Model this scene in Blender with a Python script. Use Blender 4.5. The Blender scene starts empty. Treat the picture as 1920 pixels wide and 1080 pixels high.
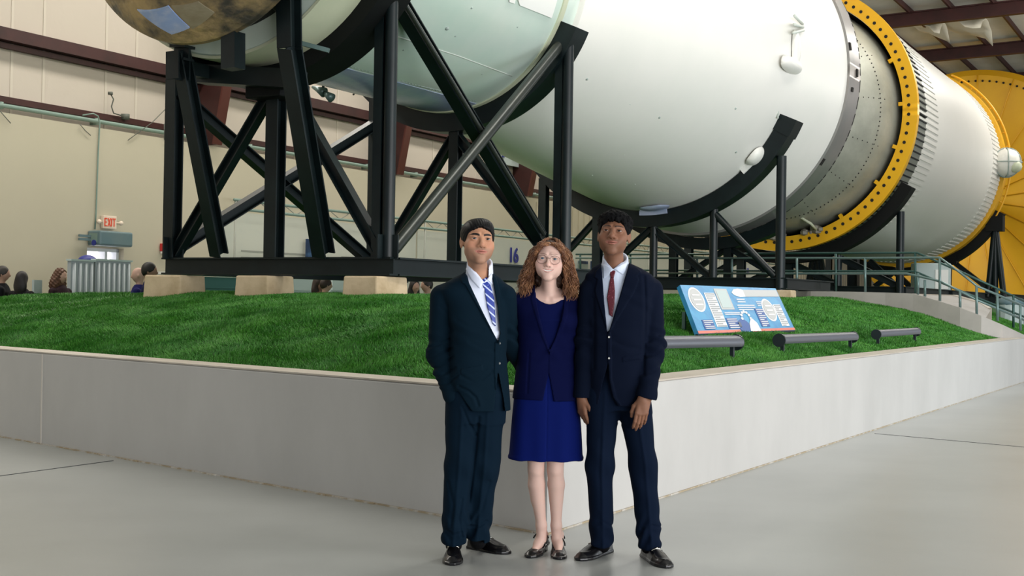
import bpy, bmesh, math, random
import numpy as np
from mathutils import Vector, Matrix
random.seed(7); rng=np.random.default_rng(11)
C=bpy.context.scene.collection
PI=math.pi
# ------------------------------------------------------------------ camera geometry
FPX=2413.0; PIT=.010; ROL=.0161; CZ=1.356
cp,sp,cr,sr=math.cos(PIT),math.sin(PIT),math.cos(ROL),math.sin(ROL)
FW=Vector((0,cp,sp)); UP0=Vector((0,-sp,cp)); RT0=Vector((1,0,0))
RTV=RT0*cr+UP0*sr; UPV=-RT0*sr+UP0*cr
EYE=Vector((0,0,CZ))
AZ=.5158; d=Vector((math.sin(AZ),math.cos(AZ),0)); n=Vector((math.cos(AZ),-math.sin(AZ),0)); OFF=-10.328; AXZ=4.826+CZ
def ray(px,py): return FW+RTV*((px-960)/FPX)+UPV*((540-py)/FPX)
def at_t(px,py,t): return EYE+ray(px,py)*t
def at_z(px,py,z):
    D=ray(px,py); return EYE+D*((z-CZ)/D.z)
def at_s(px,py,s):
    D=ray(px,py); return EYE+D*(s/D.dot(d))
def at_l(px,py,lat):
    D=ray(px,py); return EYE+D*(lat/D.dot(n))
def RK(s,L,z): 
    v=d*s+n*(OFF+L); return Vector((v.x,v.y,z))
def RC(s,r,th): return RK(s,r*math.cos(th),AXZ+r*math.sin(th))   # th=0 near side, -90deg bottom
def px_of(P):
    v=P-EYE; t=v.dot(FW); return (960+FPX*v.dot(RTV)/t, 540-FPX*v.dot(UPV)/t, t)
def sLz(P):
    return (P.dot(d), P.dot(n)-OFF, P.z)
# ------------------------------------------------------------------ materials
def mat(name,col,rough=.6,metal=0.,noise=None,bump=None,spec=.5,emit=None,coat=0.,alpha=None,sheen=0.):
    m=bpy.data.materials.new(name); m.use_nodes=True; nt=m.node_tree; b=nt.nodes['Principled BSDF']
    b.inputs['Base Color'].default_value=(*col,1); b.inputs['Roughness'].default_value=rough; b.inputs['Metallic'].default_value=metal
    b.inputs['Specular IOR Level'].default_value=spec
    if coat: b.inputs['Coat Weight'].default_value=coat; b.inputs['Coat Roughness'].default_value=.15
    if sheen: b.inputs['Sheen Weight'].default_value=sheen
    if emit: b.inputs['Emission Color'].default_value=(*emit[0],1); b.inputs['Emission Strength'].default_value=emit[1]
    if noise or bump:
        tc=nt.nodes.new('ShaderNodeTexCoord')
    if noise:   # (scale, colour2, amount-ish lo, hi, detail, stretch)
        q_=list(noise); q_+=[6,(1,1,1)][len(q_)-4:] ; sc,c2,lo,hi,det,st=q_
        mp=nt.nodes.new('ShaderNodeMapping'); mp.inputs['Scale'].default_value=st
        nt.links.new(tc.outputs['Object'],mp.inputs[0])
        nz=nt.nodes.new('ShaderNodeTexNoise'); nz.inputs['Scale'].default_value=sc; nz.inputs['Detail'].default_value=det
        nz.inputs['Roughness'].default_value=.6
        nt.links.new(mp.outputs[0],nz.inputs[0])
        mr=nt.nodes.new('ShaderNodeMapRange'); mr.inputs[1].default_value=lo; mr.inputs[2].default_value=hi
        nt.links.new(nz.outputs[0],mr.inputs[0])
        mx=nt.nodes.new('ShaderNodeMix'); mx.data_type='RGBA'; mx.inputs[6].default_value=(*col,1); mx.inputs[7].default_value=(*c2,1)
        nt.links.new(mr.outputs[0],mx.inputs[0]); nt.links.new(mx.outputs[2],b.inputs['Base Color'])
    if bump:
        sc,strg,dist=(list(bump)+[.02])[:3]
        n2=nt.nodes.new('ShaderNodeTexNoise'); n2.inputs['Scale'].default_value=sc; n2.inputs['Detail'].default_value=5
        nt.links.new(tc.outputs['Object'],n2.inputs[0])
        bp=nt.nodes.new('ShaderNodeBump'); bp.inputs['Strength'].default_value=strg; bp.inputs['Distance'].default_value=dist
        nt.links.new(n2.outputs[0],bp.inputs['Height']); nt.links.new(bp.outputs[0],b.inputs['Normal'])
    return m
M={}
M['floor']=mat('floor_concrete',(.37,.38,.365),.30,noise=(.55,(.29,.30,.285),.35,.75,8,(1,1,1)),bump=(1.6,.06,.02))
M['conc']=mat('wall_concrete',(.50,.487,.465),.55,noise=(.9,(.41,.40,.38),.4,.8,8,(1,1,.5)),bump=(3,.15,.01))
M['concL']=mat('kerb_concrete',(.42,.39,.36),.75,noise=(1.5,(.34,.32,.29),.4,.75))
M['cap']=mat('cap_concrete',(.50,.45,.38),.7,noise=(2,(.42,.37,.31),.4,.75))
M['stain']=mat('joint_stain',(.36,.29,.19),.9,noise=(9,(.5,.47,.42),.45,.6))
M['joint']=mat('joint_light',(.62,.58,.52),.8)
M['block']=mat('block_concrete',(.60,.47,.31),.85,noise=(2.2,(.36,.26,.14),.42,.75,9),bump=(6,.5,.02))
M['steel']=mat('black_steel',(.0035,.0075,.0085),.40,spec=.32,noise=(3,(.006,.013,.014),.4,.7))
M['steeltube']=mat('tube_steel',(.030,.036,.032),.3,metal=.4,noise=(2,(.045,.050,.042),.4,.7))
M['redsteel']=mat('red_steel',(.045,.009,.008),.55,noise=(2,(.026,.005,.004),.4,.7))
M['soil']=mat('turf_soil',(.022,.085,.012),.95)
M['rail']=mat('rail_steel',(.13,.20,.19),.35,metal=.3)
M['railf']=mat('rail_dark_steel',(.03,.08,.07),.4,metal=.3)
M['sla']=mat('white_rocket_paint',(.82,.80,.745),.36,noise=(.5,(.76,.76,.70),.35,.75))
M['sivb']=mat('white_stage_paint',(.74,.72,.66),.4,noise=(.4,(.69,.68,.62),.35,.75))
M['sm']=mat('silver_white_paint',(.70,.78,.70),.27,metal=.15,noise=(.7,(.56,.72,.63),.35,.75))
M['silver']=mat('blue_reflect_silver',(.50,.56,.74),.25,metal=.35,noise=(1.5,(.34,.42,.66),.35,.7))  # bluish reflected light put into the silver's base colour
M['cream']=mat('cream_paint',(.56,.58,.42),.45,noise=(.8,(.42,.47,.33),.4,.75))
M['skirt']=mat('grey_skirt',(.36,.33,.31),.33,metal=.55,noise=(.8,(.25,.26,.25),.35,.7))
M['dome']=mat('dome_metal',(.42,.42,.35),.45,metal=.3,noise=(1.2,(.26,.27,.22),.35,.75,9),bump=(5,.2,.02))
M['dark']=mat('interior_shade',(.012,.013,.012),.8)  # near-black, the shade inside the rocket's gaps put into the colour
M['yellow']=mat('yellow_paint',(.78,.42,.01),.42,noise=(.6,(.68,.34,.01),.35,.75))
M['black']=mat('matte_black',(.004,.005,.005),.6,spec=.2)
M['hole']=mat('bolt_hole_dark',(.01,.008,.006),.9)
M['white']=mat('plain_white',(.8,.8,.76),.5)
M['foil']=mat('bare_foil_panel',(.30,.42,.72),.22,metal=.8,noise=(3,(.55,.6,.75),.45,.75,8,(1,1,3)))
M['foilg']=mat('dull_foil_panel',(.33,.29,.20),.35,metal=.5,noise=(4,(.24,.20,.12),.35,.7,8,(1,1,4)))
M['wallup']=mat('insulation_wall',(.56,.50,.43),.85,noise=(.5,(.47,.42,.35),.5,.85,10,(1,1,.35)),bump=(1.2,.35,.05))
M['walllo']=mat('beige_plaster',(.50,.455,.345),.8,noise=(.3,(.46,.42,.315),.35,.75))
M['ceil']=mat('ceiling_insulation',(.80,.80,.74),.8,noise=(.8,(.68,.68,.62),.4,.75),bump=(1,.5,.08))
M['mural']=mat('mural_print',(.52,.53,.46),.7,noise=(.35,(.44,.48,.43),.45,.7))
M['ink']=mat('grey_ink',(.30,.31,.27),.8)
M['blueink']=mat('blue_paint',(.02,.03,.22),.5)
M['bluep']=mat('poster_blue',(.02,.05,.13),.5,noise=(3,(.05,.12,.25),.5,.6))
M['teal']=mat('teal_panel',(.08,.20,.20),.5)
M['pale']=mat('pale_panel',(.45,.53,.52),.6)
M['duct']=mat('heater_grey',(.13,.19,.20),.4,noise=(1,(.09,.16,.19),.4,.7))
M['day']=mat('bright_daylight',(1,.95,.95),.5,emit=((1,.90,.90),1.6))
M['glassframe']=mat('door_frame_white',(.7,.75,.8),.4)
M['rib']=mat('ribbed_partition',(.36,.40,.42),.5)
M['red']=mat('red_paint',(.45,.02,.02),.5)
M['exitred']=mat('exit_letter_red',(.75,.10,.05),.5)
M['exitw']=mat('exit_panel_white',(.75,.62,.5),.5)
M['lampg']=mat('floodlight_grey',(.10,.105,.125),.4,metal=.2)
M['lampd']=mat('floodlight_dark',(.01,.015,.02),.4)
M['pblue']=mat('panel_blue',(.010,.19,.42),.35,noise=(5,(.025,.27,.50),.4,.6))
M['pdblue']=mat('panel_dark_blue',(.02,.08,.28),.4)
M['pgrey']=mat('panel_grey',(.42,.43,.43),.4)
M['pwhite']=mat('panel_white',(.72,.70,.70),.4)
M['pred']=mat('panel_red',(.62,.16,.12),.4)
M['pink']=mat('panel_ink',(.10,.12,.16),.5)
M['conduit']=mat('green_conduit',(.18,.26,.22),.5)
M['wire']=mat('thin_cable',(.10,.11,.09),.6)
M['fabricw']=mat('torn_white_fabric',(.72,.68,.55),.8)
M['seam']=mat('seam_light',(.62,.66,.60),.4); M['seamd']=mat('seam_dark',(.30,.36,.33),.5)
# ------------------------------------------------------------------ mesh helpers
def link(name,verts,faces,m,parent=None,smooth=False,mats=None,fm=None):
    me=bpy.data.meshes.new(name); me.from_pydata([tuple(v) for v in verts],[],faces)
    o=bpy.data.objects.new(name,me); C.objects.link(o)
    for mm in (mats or [m]): me.materials.append(mm)
    if fm is not None: me.polygons.foreach_set('material_index',fm)
    if smooth: me.polygons.foreach_set('use_smooth',[True]*len(me.polygons))
    me.update()
    if parent is not None: setparent(o,parent)
    return o
def setparent(o,p):
    o.parent=p; o.matrix_parent_inverse=Matrix.Identity(4)
    # vertices are given in world space: bring them into the parent's frame
    mi=p_world(p).inverted(); o.data.transform(mi) if o.type=='MESH' else None
def p_world(p):
    m=Matrix.Translation(p.location)@p.rotation_euler.to_matrix().to_4x4()
    return (p_world(p.parent)@m) if p.parent else m
def thing(name,loc,label,cat,group=None,rz=0):
    o=bpy.data.objects.new(name,None); C.objects.link(o); o.location=loc; o.rotation_euler=(0,0,rz); o.empty_display_size=.1
    return tag(o,label,cat,group)
def tag(o,label=None,cat=None,group=None,kind=None):
    if label: o['label']=label
    if cat: o['category']=cat
    if group: o['group']=group
    if kind: o['kind']=kind
    return o
def struct(o): o['kind']='structure'; return o
class MB:
    def __init__(s): s.v=[]; s.f=[]; s.m=[]; s.cm=0
    def add(s,vs,fs):
        b=len(s.v); s.v+= [Vector(v) for v in vs]; s.f+=[tuple(i+b for i in f) for f in fs]; s.m+=[s.cm]*len(fs)
    def box(s,c,sz,ax=None):
        ax=ax or (Vector((1,0,0)),Vector((0,1,0)),Vector((0,0,1))); c=Vector(c)
        vs=[c+ax[0]*(i*sz[0]/2)+ax[1]*(j*sz[1]/2)+ax[2]*(k*sz[2]/2) for i in(-1,1) for j in(-1,1) for k in(-1,1)]
        s.add(vs,[(0,1,3,2),(4,6,7,5),(0,4,5,1),(2,3,7,6),(0,2,6,4),(1,5,7,3)])
    def frame(s,a,b,hint=Vector((0,0,1))):
        w=(b-a).normalized(); 
        if abs(w.dot(hint))>.98: hint=n
        u=w.cross(hint).normalized(); v=u.cross(w).normalized(); return w,u,v
    def bar(s,a,b,wu,wv,hint=Vector((0,0,1))):
        a=Vector(a);b=Vector(b); w,u,v=s.frame(a,b,hint); s.box((a+b)/2,((b-a).length,wu,wv),(w,u,v))
    def prof(s,a,b,pts,hint=Vector((0,0,1))):   # extrude closed profile
        a=Vector(a);b=Vector(b); w,u,v=s.frame(a,b,hint); k=len(pts)
        vs=[a+u*p[0]+v*p[1] for p in pts]+[b+u*p[0]+v*p[1] for p in pts]
        s.add(vs,[(i,(i+1)%k,(i+1)%k+k,i+k) for i in range(k)]+[tuple(range(k))[::-1],tuple(range(k,2*k))])
    def ibeam(s,a,b,W,H,tf=.03,tw=.025,hint=Vector((0,0,1))):
        x=W/2;y=H/2;t=tw/2
        s.prof(a,b,[(-x,-y),(x,-y),(x,-y+tf),(t,-y+tf),(t,y-tf),(x,y-tf),(x,y),(-x,y),(-x,y-tf),(-t,y-tf),(-t,-y+tf),(-x,-y+tf)],hint)
    def tube(s,pts,r,k=12,cap=True):
        pts=[Vector(p) for p in pts]; rs=r if isinstance(r,(list,tuple)) else [r]*len(pts); b=len(s.v); vs=[]
        pu=None
        for i,p in enumerate(pts):
            w=(pts[min(i+1,len(pts)-1)]-pts[max(i-1,0)]).normalized()
            if pu is None:
                h=Vector((0,0,1)) if abs(w.z)<.9 else Vector((1,0,0)); u=w.cross(h).normalized()
            else: u=(pu-w*pu.dot(w)).normalized()
            pu=u; v=w.cross(u)
            vs+=[p+(u*math.cos(2*PI*j/k)+v*math.sin(2*PI*j/k))*rs[i] for j in range(k)]
        fs=[(i*k+j,i*k+(j+1)%k,(i+1)*k+(j+1)%k,(i+1)*k+j) for i in range(len(pts)-1) for j in range(k)]
        if cap: fs+=[tuple(range(k))[::-1],tuple(range((len(pts)-1)*k,len(pts)*k))]
        s.add(vs,fs)
    def ball(s,c,r,k=12,sc=(1,1,1)):
        c=Vector(c); vs=[];fs=[]
        for i in range(k//2+1):
            ph=PI*i/(k//2)
            for j in range(k):
                a=2*PI*j/k; vs.append(c+Vector((r*sc[0]*math.sin(ph)*math.cos(a),r*sc[1]*math.sin(ph)*math.sin(a),r*sc[2]*math.cos(ph))))
        for i in range(k//2):
            for j in range(k): fs.append((i*k+j,(i+1)*k+j,(i+1)*k+(j+1)%k,i*k+(j+1)%k))
        s.add(vs,fs)
    def grid(s,P,close=False):   # P[i][j] 2D array of points
        a=len(P);c=len(P[0]); vs=[p for r in P for p in r]
        s.add(vs,[(i*c+j,i*c+(j+1)%c,(i+1)*c+(j+1)%c,(i+1)*c+j) for i in range(a-1) for j in range(c if close else c-1)])
    def build(s,name,m,parent=None,smooth=False,mats=None):
        return link(name,s.v,s.f,m,parent,smooth,mats,s.m if mats else None)
def bevel(o,w=.01,seg=2,ang=.6):
    b=o.modifiers.new('bevel','BEVEL'); b.width=w; b.segments=seg; b.limit_method='ANGLE'; b.angle_limit=ang; return o
def autosmooth(o,ang=.6):
    bm=bmesh.new(); bm.from_mesh(o.data)
    for e in bm.edges:
        if len(e.link_faces)==2 and e.calc_face_angle(0)>ang: e.smooth=False
    for f in bm.faces: f.smooth=True
    bm.to_mesh(o.data); bm.free(); return o
def revolve(prof,k=96,th0=0,th1=2*PI):   # prof [(s,r)], solid of revolution round the rocket axis
    mb=MB(); full=abs(th1-th0-2*PI)<1e-6; nn=k if full else k+1
    mb.grid([[RC(s,r,th0+(th1-th0)*j/k) for j in range(nn)] for s,r in prof],close=full); return mb
def arcsolid(s0,s1,r0,r1,th0,th1,k=48):    # block swept along an arc
    mb=MB(); P=[]
    for j in range(k+1):
        th=th0+(th1-th0)*j/k; P.append([RC(s0,r0,th),RC(s1,r0,th),RC(s1,r1,th),RC(s0,r1,th)])
    mb.grid(P,close=True); mb.add(P[0],[(3,2,1,0)]); mb.add(P[-1],[(0,1,2,3)]); return mb
def rkhit(px,py,rf,near=True):
    D=ray(px,py); t=8.;prev=None
    while t<80:
        P=EYE+D*t; s,L,z=sLz(P); g=math.hypot(L,z-AXZ)-rf(s)
        if prev is not None and g<0: return s,math.atan2(z-AXZ,L)
        prev=g; t+=.02
    return None
def cpatch(s0,s1,th0,th1,rf,off,thk=.02,k=10,ks=6):
    mb=MB(); A=[[RC(s0+(s1-s0)*i/ks,rf(s0+(s1-s0)*i/ks)+off,th0+(th1-th0)*j/k) for j in range(k+1)] for i in range(ks+1)]
    B=[[RC(s0+(s1-s0)*i/ks,rf(s0+(s1-s0)*i/ks)+off-thk,th0+(th1-th0)*j/k) for j in range(k+1)] for i in range(ks+1)]
    mb.grid(A); mb.grid(B)
    mb.grid([A[0],B[0]]);mb.grid([A[-1],B[-1]]);mb.grid([[r[0] for r in A],[r[0] for r in B]]);mb.grid([[r[-1] for r in A],[r[-1] for r in B]])
    return mb
def fixn(o):
    bm=bmesh.new(); bm.from_mesh(o.data); bmesh.ops.remove_doubles(bm,verts=bm.verts,dist=1e-5); bmesh.ops.recalc_face_normals(bm,faces=bm.faces); bm.to_mesh(o.data); bm.free(); return o
# ------------------------------------------------------------------ setting
CN=at_z(1025,1003,0); WL=(at_z(0,819,0)-CN); WL.z=0; LW=WL.length; WL.normalize()
CN.z=0
nR=-n            # into the mound from right wall
nL=Vector((WL.y,-WL.x,0)); nL= nL if nL.dot(d)>0 else -nL
WH=.815
ext=60.
mb=MB(); mb.add([(-60,-12,0),(70,-12,0),(70,95,0),(-60,95,0)],[(0,1,2,3)]); struct(mb.build('floor',M['floor']))
# saw cuts in the floor
def floorline(name,p,q,w=.012,m=None):
    a=at_z(*p,0);b=at_z(*q,0); m_=MB(); m_.bar((a.x,a.y,.0015),(b.x,b.y,.0015),w,.003); return struct(m_.build(name,m or M['lampd']))
# retaining wall: one continuous mitred L-shaped kerb wall
th=.30
def wallpts(z0,z1):
    # outer corner CN, inner corner
    # inner lines offset th; intersection
    a=CN+nR*th; b=CN+nL*th
    # solve a + d*u = b + WL*v
    det=d.x*(-WL.y)+WL.x*d.y; r=b-a; u=(r.x*(-WL.y)+WL.x*r.y)/det; ic=a+d*u
    return ic
IC=wallpts(0,0)
e1=CN+WL*30; e2=CN+d*ext; i1=e1+nL*th; i2=e2+nR*th
def wseg(name,P,Q,Qi,Pi,m):
    vs=[];
    for z in(0,WH):
        for p in(P,Q,Qi,Pi): vs.append((p.x,p.y,z))
    o=link(name,vs,[(0,1,2,3)[::-1],(4,5,6,7),(0,1,5,4),(1,2,6,5),(2,3,7,6),(3,0,4,7)],m); fixn(o); return o
mbw=MB()
poly=[e1,CN,e2,i2,IC,i1]
vs=[(p.x,p.y,z) for z in(0,WH) for p in poly]; k=6
mbw.add(vs,[(0,1,4,5),(1,2,3,4)]+[(6,7,10,11),(7,8,9,10)]+[(i,(i+1)%6,(i+1)%6+6,i+6) for i in range(6)])
o=mbw.build('trim_1',M['conc']); fixn(o); bevel(o,.012,2); struct(o); tag(o,'pale concrete retaining wall bordering the turf mound')
mbc=MB()  # worn tan cap edge as a thin top band
vs=[(p.x,p.y,z) for z in(WH+.001,WH+.012) for p in poly]
mbc.add(vs,[(0,1,4,5),(1,2,3,4)]+[(6,7,10,11),(7,8,9,10)]+[(i,(i+1)%6,(i+1)%6+6,i+6) for i in range(6)])
o=mbc.build('trim_2',M['cap']); fixn(o); struct(o)
# vertical joint, dirt line at foot
a=at_z(75,833,0); mb=MB(); q=CN+WL*((a-CN).dot(WL)); q-=nL*.003; mb.box((q.x,q.y,WH/2),(.02,.008,WH-.01),(WL,nL,Vector((0,0,1)))); struct(mb.build('trim_3',M['joint']))
mb=MB()
for (P0,W,N,ln) in ((CN,WL,nL,22),(CN,d,nR,45)):
    pts=[P0+W*(ln*i/220) for i in range(221)]
    for i in range(220):
        w0=.006+.018*rng.random() if W is WL else .004+.006*rng.random()
        p=pts[i];q=pts[i+1]; c=(p+q)/2-N*w0/2; mb.box((c.x,c.y,.004),((q-p).length,w0,.012),(W,N,Vector((0,0,1))))
struct(mb.build('trim_4',M['stain']))
struct(floorline('trim_5',(-40,898),(212,864)))
struct(floorline('trim_6',(1640,813),(1960,842)))
# ---- mound height field
def mh(x,y):
    px_=x-CN.x; py_=y-CN.y
    u=px_*nR.x+py_*nR.y; v=px_*nL.x+py_*nL.y; s=x*d.x+y*d.y
    e=-np.log(np.exp(-u*1.1)+np.exp(-v*1.1))/1.1 if not isinstance(u,float) else -math.log(math.exp(-min(u,40)*1.1)+math.exp(-min(v,40)*1.1))/1.1
    Pk=1.355+.013*np.clip(s-14,0,12)
    # smooth-clipped linear ramp
    e=np.maximum(e-.29,0.)
    q=np.clip((e+.55)/4.15,0,1); r=1-(1-q)**1.7
    q0=.55/4.15; r0=1-(1-q0)**1.7
    w=np.clip((u+v),0,1)
    h=WH-.03+(Pk-(WH-.03))*np.clip((r-r0)/(1-r0),0,1)
    h=h+.022*np.sin(x*1.3+y*.7)*np.clip(e,0,1)+.015*np.sin(x*2.9-y*1.9)*np.clip(e,0,1)
    far=np.clip((-15.2-(x*n.x+y*n.y))/1.5,0,1)   # falls off on the far side
    return h*(1-far)
def mhf(x,y): return float(mh(np.float64(x),np.float64(y)))
def mhit(px,py):
    D=ray(px,py); t=7.
    while t<60:
        P=EYE+D*t
        if (P-CN).dot(nR)>.05 and (P-CN).dot(nL)>.05 and P.z<mhf(P.x,P.y): return P
        t+=.02
    return EYE+D*20
NU,NV=110,150
us=np.linspace(0.0,15.,NU); vs_=np.linspace(0.0,1,NV)**1.3*62
# mound surface in (lateral from right wall, along wall) skewed coordinates
P=[]
a0=IC
for i,vv in enumerate(vs_):
    row=[]
    for uu in us:
        # a0 + d*p + WL*q with perpendicular distance to right wall = uu*, to left wall = vv*
        q_=uu/ max(1e-6,WL.dot(nR)); p_=vv/ max(1e-6,d.dot(nL))
        X=a0+d*p_+WL*q_; row.append(Vector((X.x,X.y,mhf(X.x,X.y))))
    P.append(row)
mb=MB(); mb.grid(P)
mound=mb.build('turf_mound',M['soil'],smooth=True); fixn(mound); struct(mound); mound.name='floor_mound'
# ---- grass blades
def grass():
    N=900000
    uu=rng.random(N)**1.35*8.0; dd=rng.random(N)
    # sample in image space-ish: choose along-wall distances with density falling with depth
    side=rng.random(N)<.5
    along=rng.random(N)**1.25*26; pu=WL.dot(nR); pv=d.dot(nL)
    u_=np.where(side,uu,along); v_=np.where(side,along,uu)
    X=IC.x+d.x*v_/pv+WL.x*u_/pu; Y=IC.y+d.y*v_/pv+WL.y*u_/pu
    lat=X*n.x+Y*n.y; s=X*d.x+Y*d.y
    keep=(lat>-15.6)&(Y>5)
    # field of view cull
    ok=(np.abs(X/np.maximum(Y,1))<.46)
    keep&=ok
    X=X[keep];Y=Y[keep];N=len(X)
    Z=mh(X,Y)
    dist=np.hypot(X,Y)
    hgt=.016+.016*rng.random(N)+.0005*dist
    wd=(.0034+.0026*rng.random(N))*np.clip(dist/9,1,2.4)
    ang=rng.random(N)*2*PI; q1=np.sin(X*2.3+2.1*np.sin(Y*1.7+X))*np.sin(Y*3.1+1.9*np.sin(X*2.9)); q2=np.sin(X*6.1+2.*np.sin(Y*4.3))*np.sin(Y*5.2+2*np.sin(X*3.7+1)); lx=(rng.random(N)-.5)*.05+.014*q1+.010*q2; ly=(rng.random(N)-.5)*.05+.016*q2-.010*q1
    hgt=hgt*(1+.35*q2+.25*q1)
    ca,sa=np.cos(ang)*wd,np.sin(ang)*wd
    V=np.empty((N,3,3),np.float32)
    V[:,0]=np.stack([X-ca,Y-sa,Z-.004],-1); V[:,1]=np.stack([X+ca,Y+sa,Z-.004],-1); V[:,2]=np.stack([X+lx,Y+ly,Z+hgt],-1)
    me=bpy.data.meshes.new('grass'); me.vertices.add(3*N); me.vertices.foreach_set('co',V.reshape(-1))
    me.loops.add(3*N); me.loops.foreach_set('vertex_index',np.arange(3*N,dtype=np.int32))
    me.polygons.add(N); me.polygons.foreach_set('loop_start',np.arange(0,3*N,3,dtype=np.int32))
    try: me.polygons.foreach_set('loop_total',np.full(N,3,np.int32))
    except Exception: pass
    me.update(calc_edges=True)
    m=mat('turf_blades',(.022,.145,.008),.6,noise=(2.2,(.070,.25,.024),.35,.7,8)); 
    nt=m.node_tree; b=nt.nodes['Principled BSDF']
    mx=[x for x in nt.nodes if x.type=='MIX'][0]
    n2=nt.nodes.new('ShaderNodeTexNoise'); n2.inputs['Scale'].default_value=90; tc=[x for x in nt.nodes if x.type=='TEX_COORD'][0]
    nt.links.new(tc.outputs['Object'],n2.inputs[0])
    hs=nt.nodes.new('ShaderNodeHueSaturation'); mr=nt.nodes.new('ShaderNodeMapRange'); mr.inputs[1].default_value=.3;mr.inputs[2].default_value=.7;mr.inputs[3].default_value=.45;mr.inputs[4].default_value=1.7
    nt.links.new(n2.outputs[0],mr.inputs[0]); nt.links.new(mr.outputs[0],hs.inputs['Value']); nt.links.new(mx.outputs[2],hs.inputs['Color']); nt.links.new(hs.outputs[0],b.inputs['Base Color'])
    me.materials.append(m)
    o=bpy.data.objects.new('grass',me); C.objects.link(o)
    tag(o,'short bright green artificial turf covering the sloping mound under the rocket','grass',kind='stuff')
grass()
# ---- building shell
WA=-21.0
def wallP(s,lat,z): v=d*s+n*lat; return Vector((v.x,v.y,z))
def wbox(mb,s0,s1,l0,l1,z0,z1):
    mb.box(wallP((s0+s1)/2,(l0+l1)/2,(z0+z1)/2),(s1-s0,abs(l1-l0),z1-z0),(d,n,Vector((0,0,1))))
ZF=3.45+CZ
mb=MB(); wbox(mb,-8,92,WA-.6,WA-.1,ZF-.2,13); struct(mb.build('wall_left',M['wallup']))
mb=MB(); 
DS0=at_l(163,480,WA+.35).dot(d); DS1=at_l(232,480,WA+.35).dot(d)
wbox(mb,-8,DS0,WA-.4,WA+.35,0,ZF); wbox(mb,DS1,92,WA-.4,WA+.35,0,ZF); wbox(mb,DS0,DS1,WA-.4,WA+.35,2.33,ZF)
struct(mb.build('wall_left_lower',M['walllo']))
# corrugation on far part of the wall
mb=MB()
for i in range(110):
    s=38+i*.45; wbox(mb,s,s+.06,WA+.35,WA+.38,.1,ZF-.1)
struct(mb.build('trim_7',M['walllo']))
mb=MB(); mb.box(wallP(91,-5,6.5),(.4,40,13),(d,n,Vector((0,0,1)))); struct(mb.build('wall_far',M['walllo']))
# ceiling + rafters + purlins
def zc(lat): return CZ+11.35+ .02*(lat+9)
mb=MB()
mb.add([wallP(-8,WA-.5,zc(WA)),wallP(92,WA-.5,zc(WA)),wallP(92,10,zc(10)),wallP(-8,10,zc(10)),
        wallP(-8,WA-.5,zc(WA)+.2),wallP(92,WA-.5,zc(WA)+.2),wallP(92,10,zc(10)+.2),wallP(-8,10,zc(10)+.2)],[(0,1,2,3),(7,6,5,4),(0,4,5,1),(1,5,6,2),(2,6,7,3),(3,7,4,0)])
o=mb.build('ceiling',M['ceil']); fixn(o); struct(o)
for i in range(0,11):
    s=49.5+7.55*(i-7)
    r=MB()
    r.ibeam(wallP(s,WA-.3,zc(WA)-.55),wallP(s,-15,zc(-15)-.46),.26,.75,.05,.05); r.ibeam(wallP(s,-15.2,zc(-15)-.44),wallP(s,9.8,zc(9.8)-.42),.26,.52,.05,.05)
    o=r.build('trim_%d'%(20+i),M['redsteel']); struct(o)
k=40
for j in range(0,20):
    lat=-20+j*1.5
    r=MB(); r.prof(wallP(-8,lat,zc(lat)-.13),wallP(92,lat,zc(lat)-.13),[(-.04,-.1),(.04,-.1),(.04,.12),(-.04,.12)])
    o=r.build('trim_%d'%(k+j),M['redsteel']); struct(o)
# torn fabric
def cloth_scrap(px,py,w,h,seed,lab):
    c=at_z(px,py,CZ+10.9); rg=random.Random(seed); mb=MB(); P=[]
    for i in range(9):
        row=[]
        for j in range(7):
            a=i/8-.5; b=j/6
            drop=(abs(a)*1.6)**2*h*(.6+.4*rg.random())*b+rg.random()*.05
            row.append(c+d*(a*w)+n*((b-.5)*w*.6)+Vector((0,0,.25-drop)))
        P.append(row)
    mb.grid(P); o=mb.build('torn_insulation',M['fabricw'],smooth=True); so=o.modifiers.new('t','SOLIDIFY'); so.thickness=.03; tag(o,lab,'insulation','torn ceiling insulation'); return o
cloth_scrap(1742,56,2.0,1.0,3,'smaller scrap of torn white insulation sagging under the roof')
cloth_scrap(1808,50,2.8,1.2,5,'wider scrap of torn white insulation hanging under the roof by the corner')
# wall girts and pipe, wedge columns
def lz(px,py,lat): return at_l(px,py,lat).z
mb=MB(); z0=lz(0,52,WA);z1=lz(0,88,WA); wbox(mb,-8,91,WA-.12,WA+.02,z1,z1+.10); wbox(mb,-8,91,WA-.12,WA+.16,z1+.13,z0); o=mb.build('wall_girt',M['redsteel']); tag(o,'upper double dark red steel girt running along the left wall','girt','wall girts')
zz0=lz(0,180,WA);zz1=lz(0,192,WA)
mb=MB(); wbox(mb,-8,91,WA-.12,WA+.06,zz1,zz0); o=mb.build('wall_girt',M['redsteel']); tag(o,'lower thin dark red girt on the left wall above the pipe','girt','wall girts')
mb=MB(); mb.tube([wallP(-8,WA+.1,zz1-.07),wallP(91,WA+.1,zz1-.07)],.045,10)
for i in range(40): wbox(mb,-7.3+i*2.4,-7.24+i*2.4,WA-.12,WA+.12,zz1-.14,zz1)
o=mb.build('wall_pipe',M['conduit'],smooth=True); tag(o,'long green grey pipe running under the lower wall girt','pipe')
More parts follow.
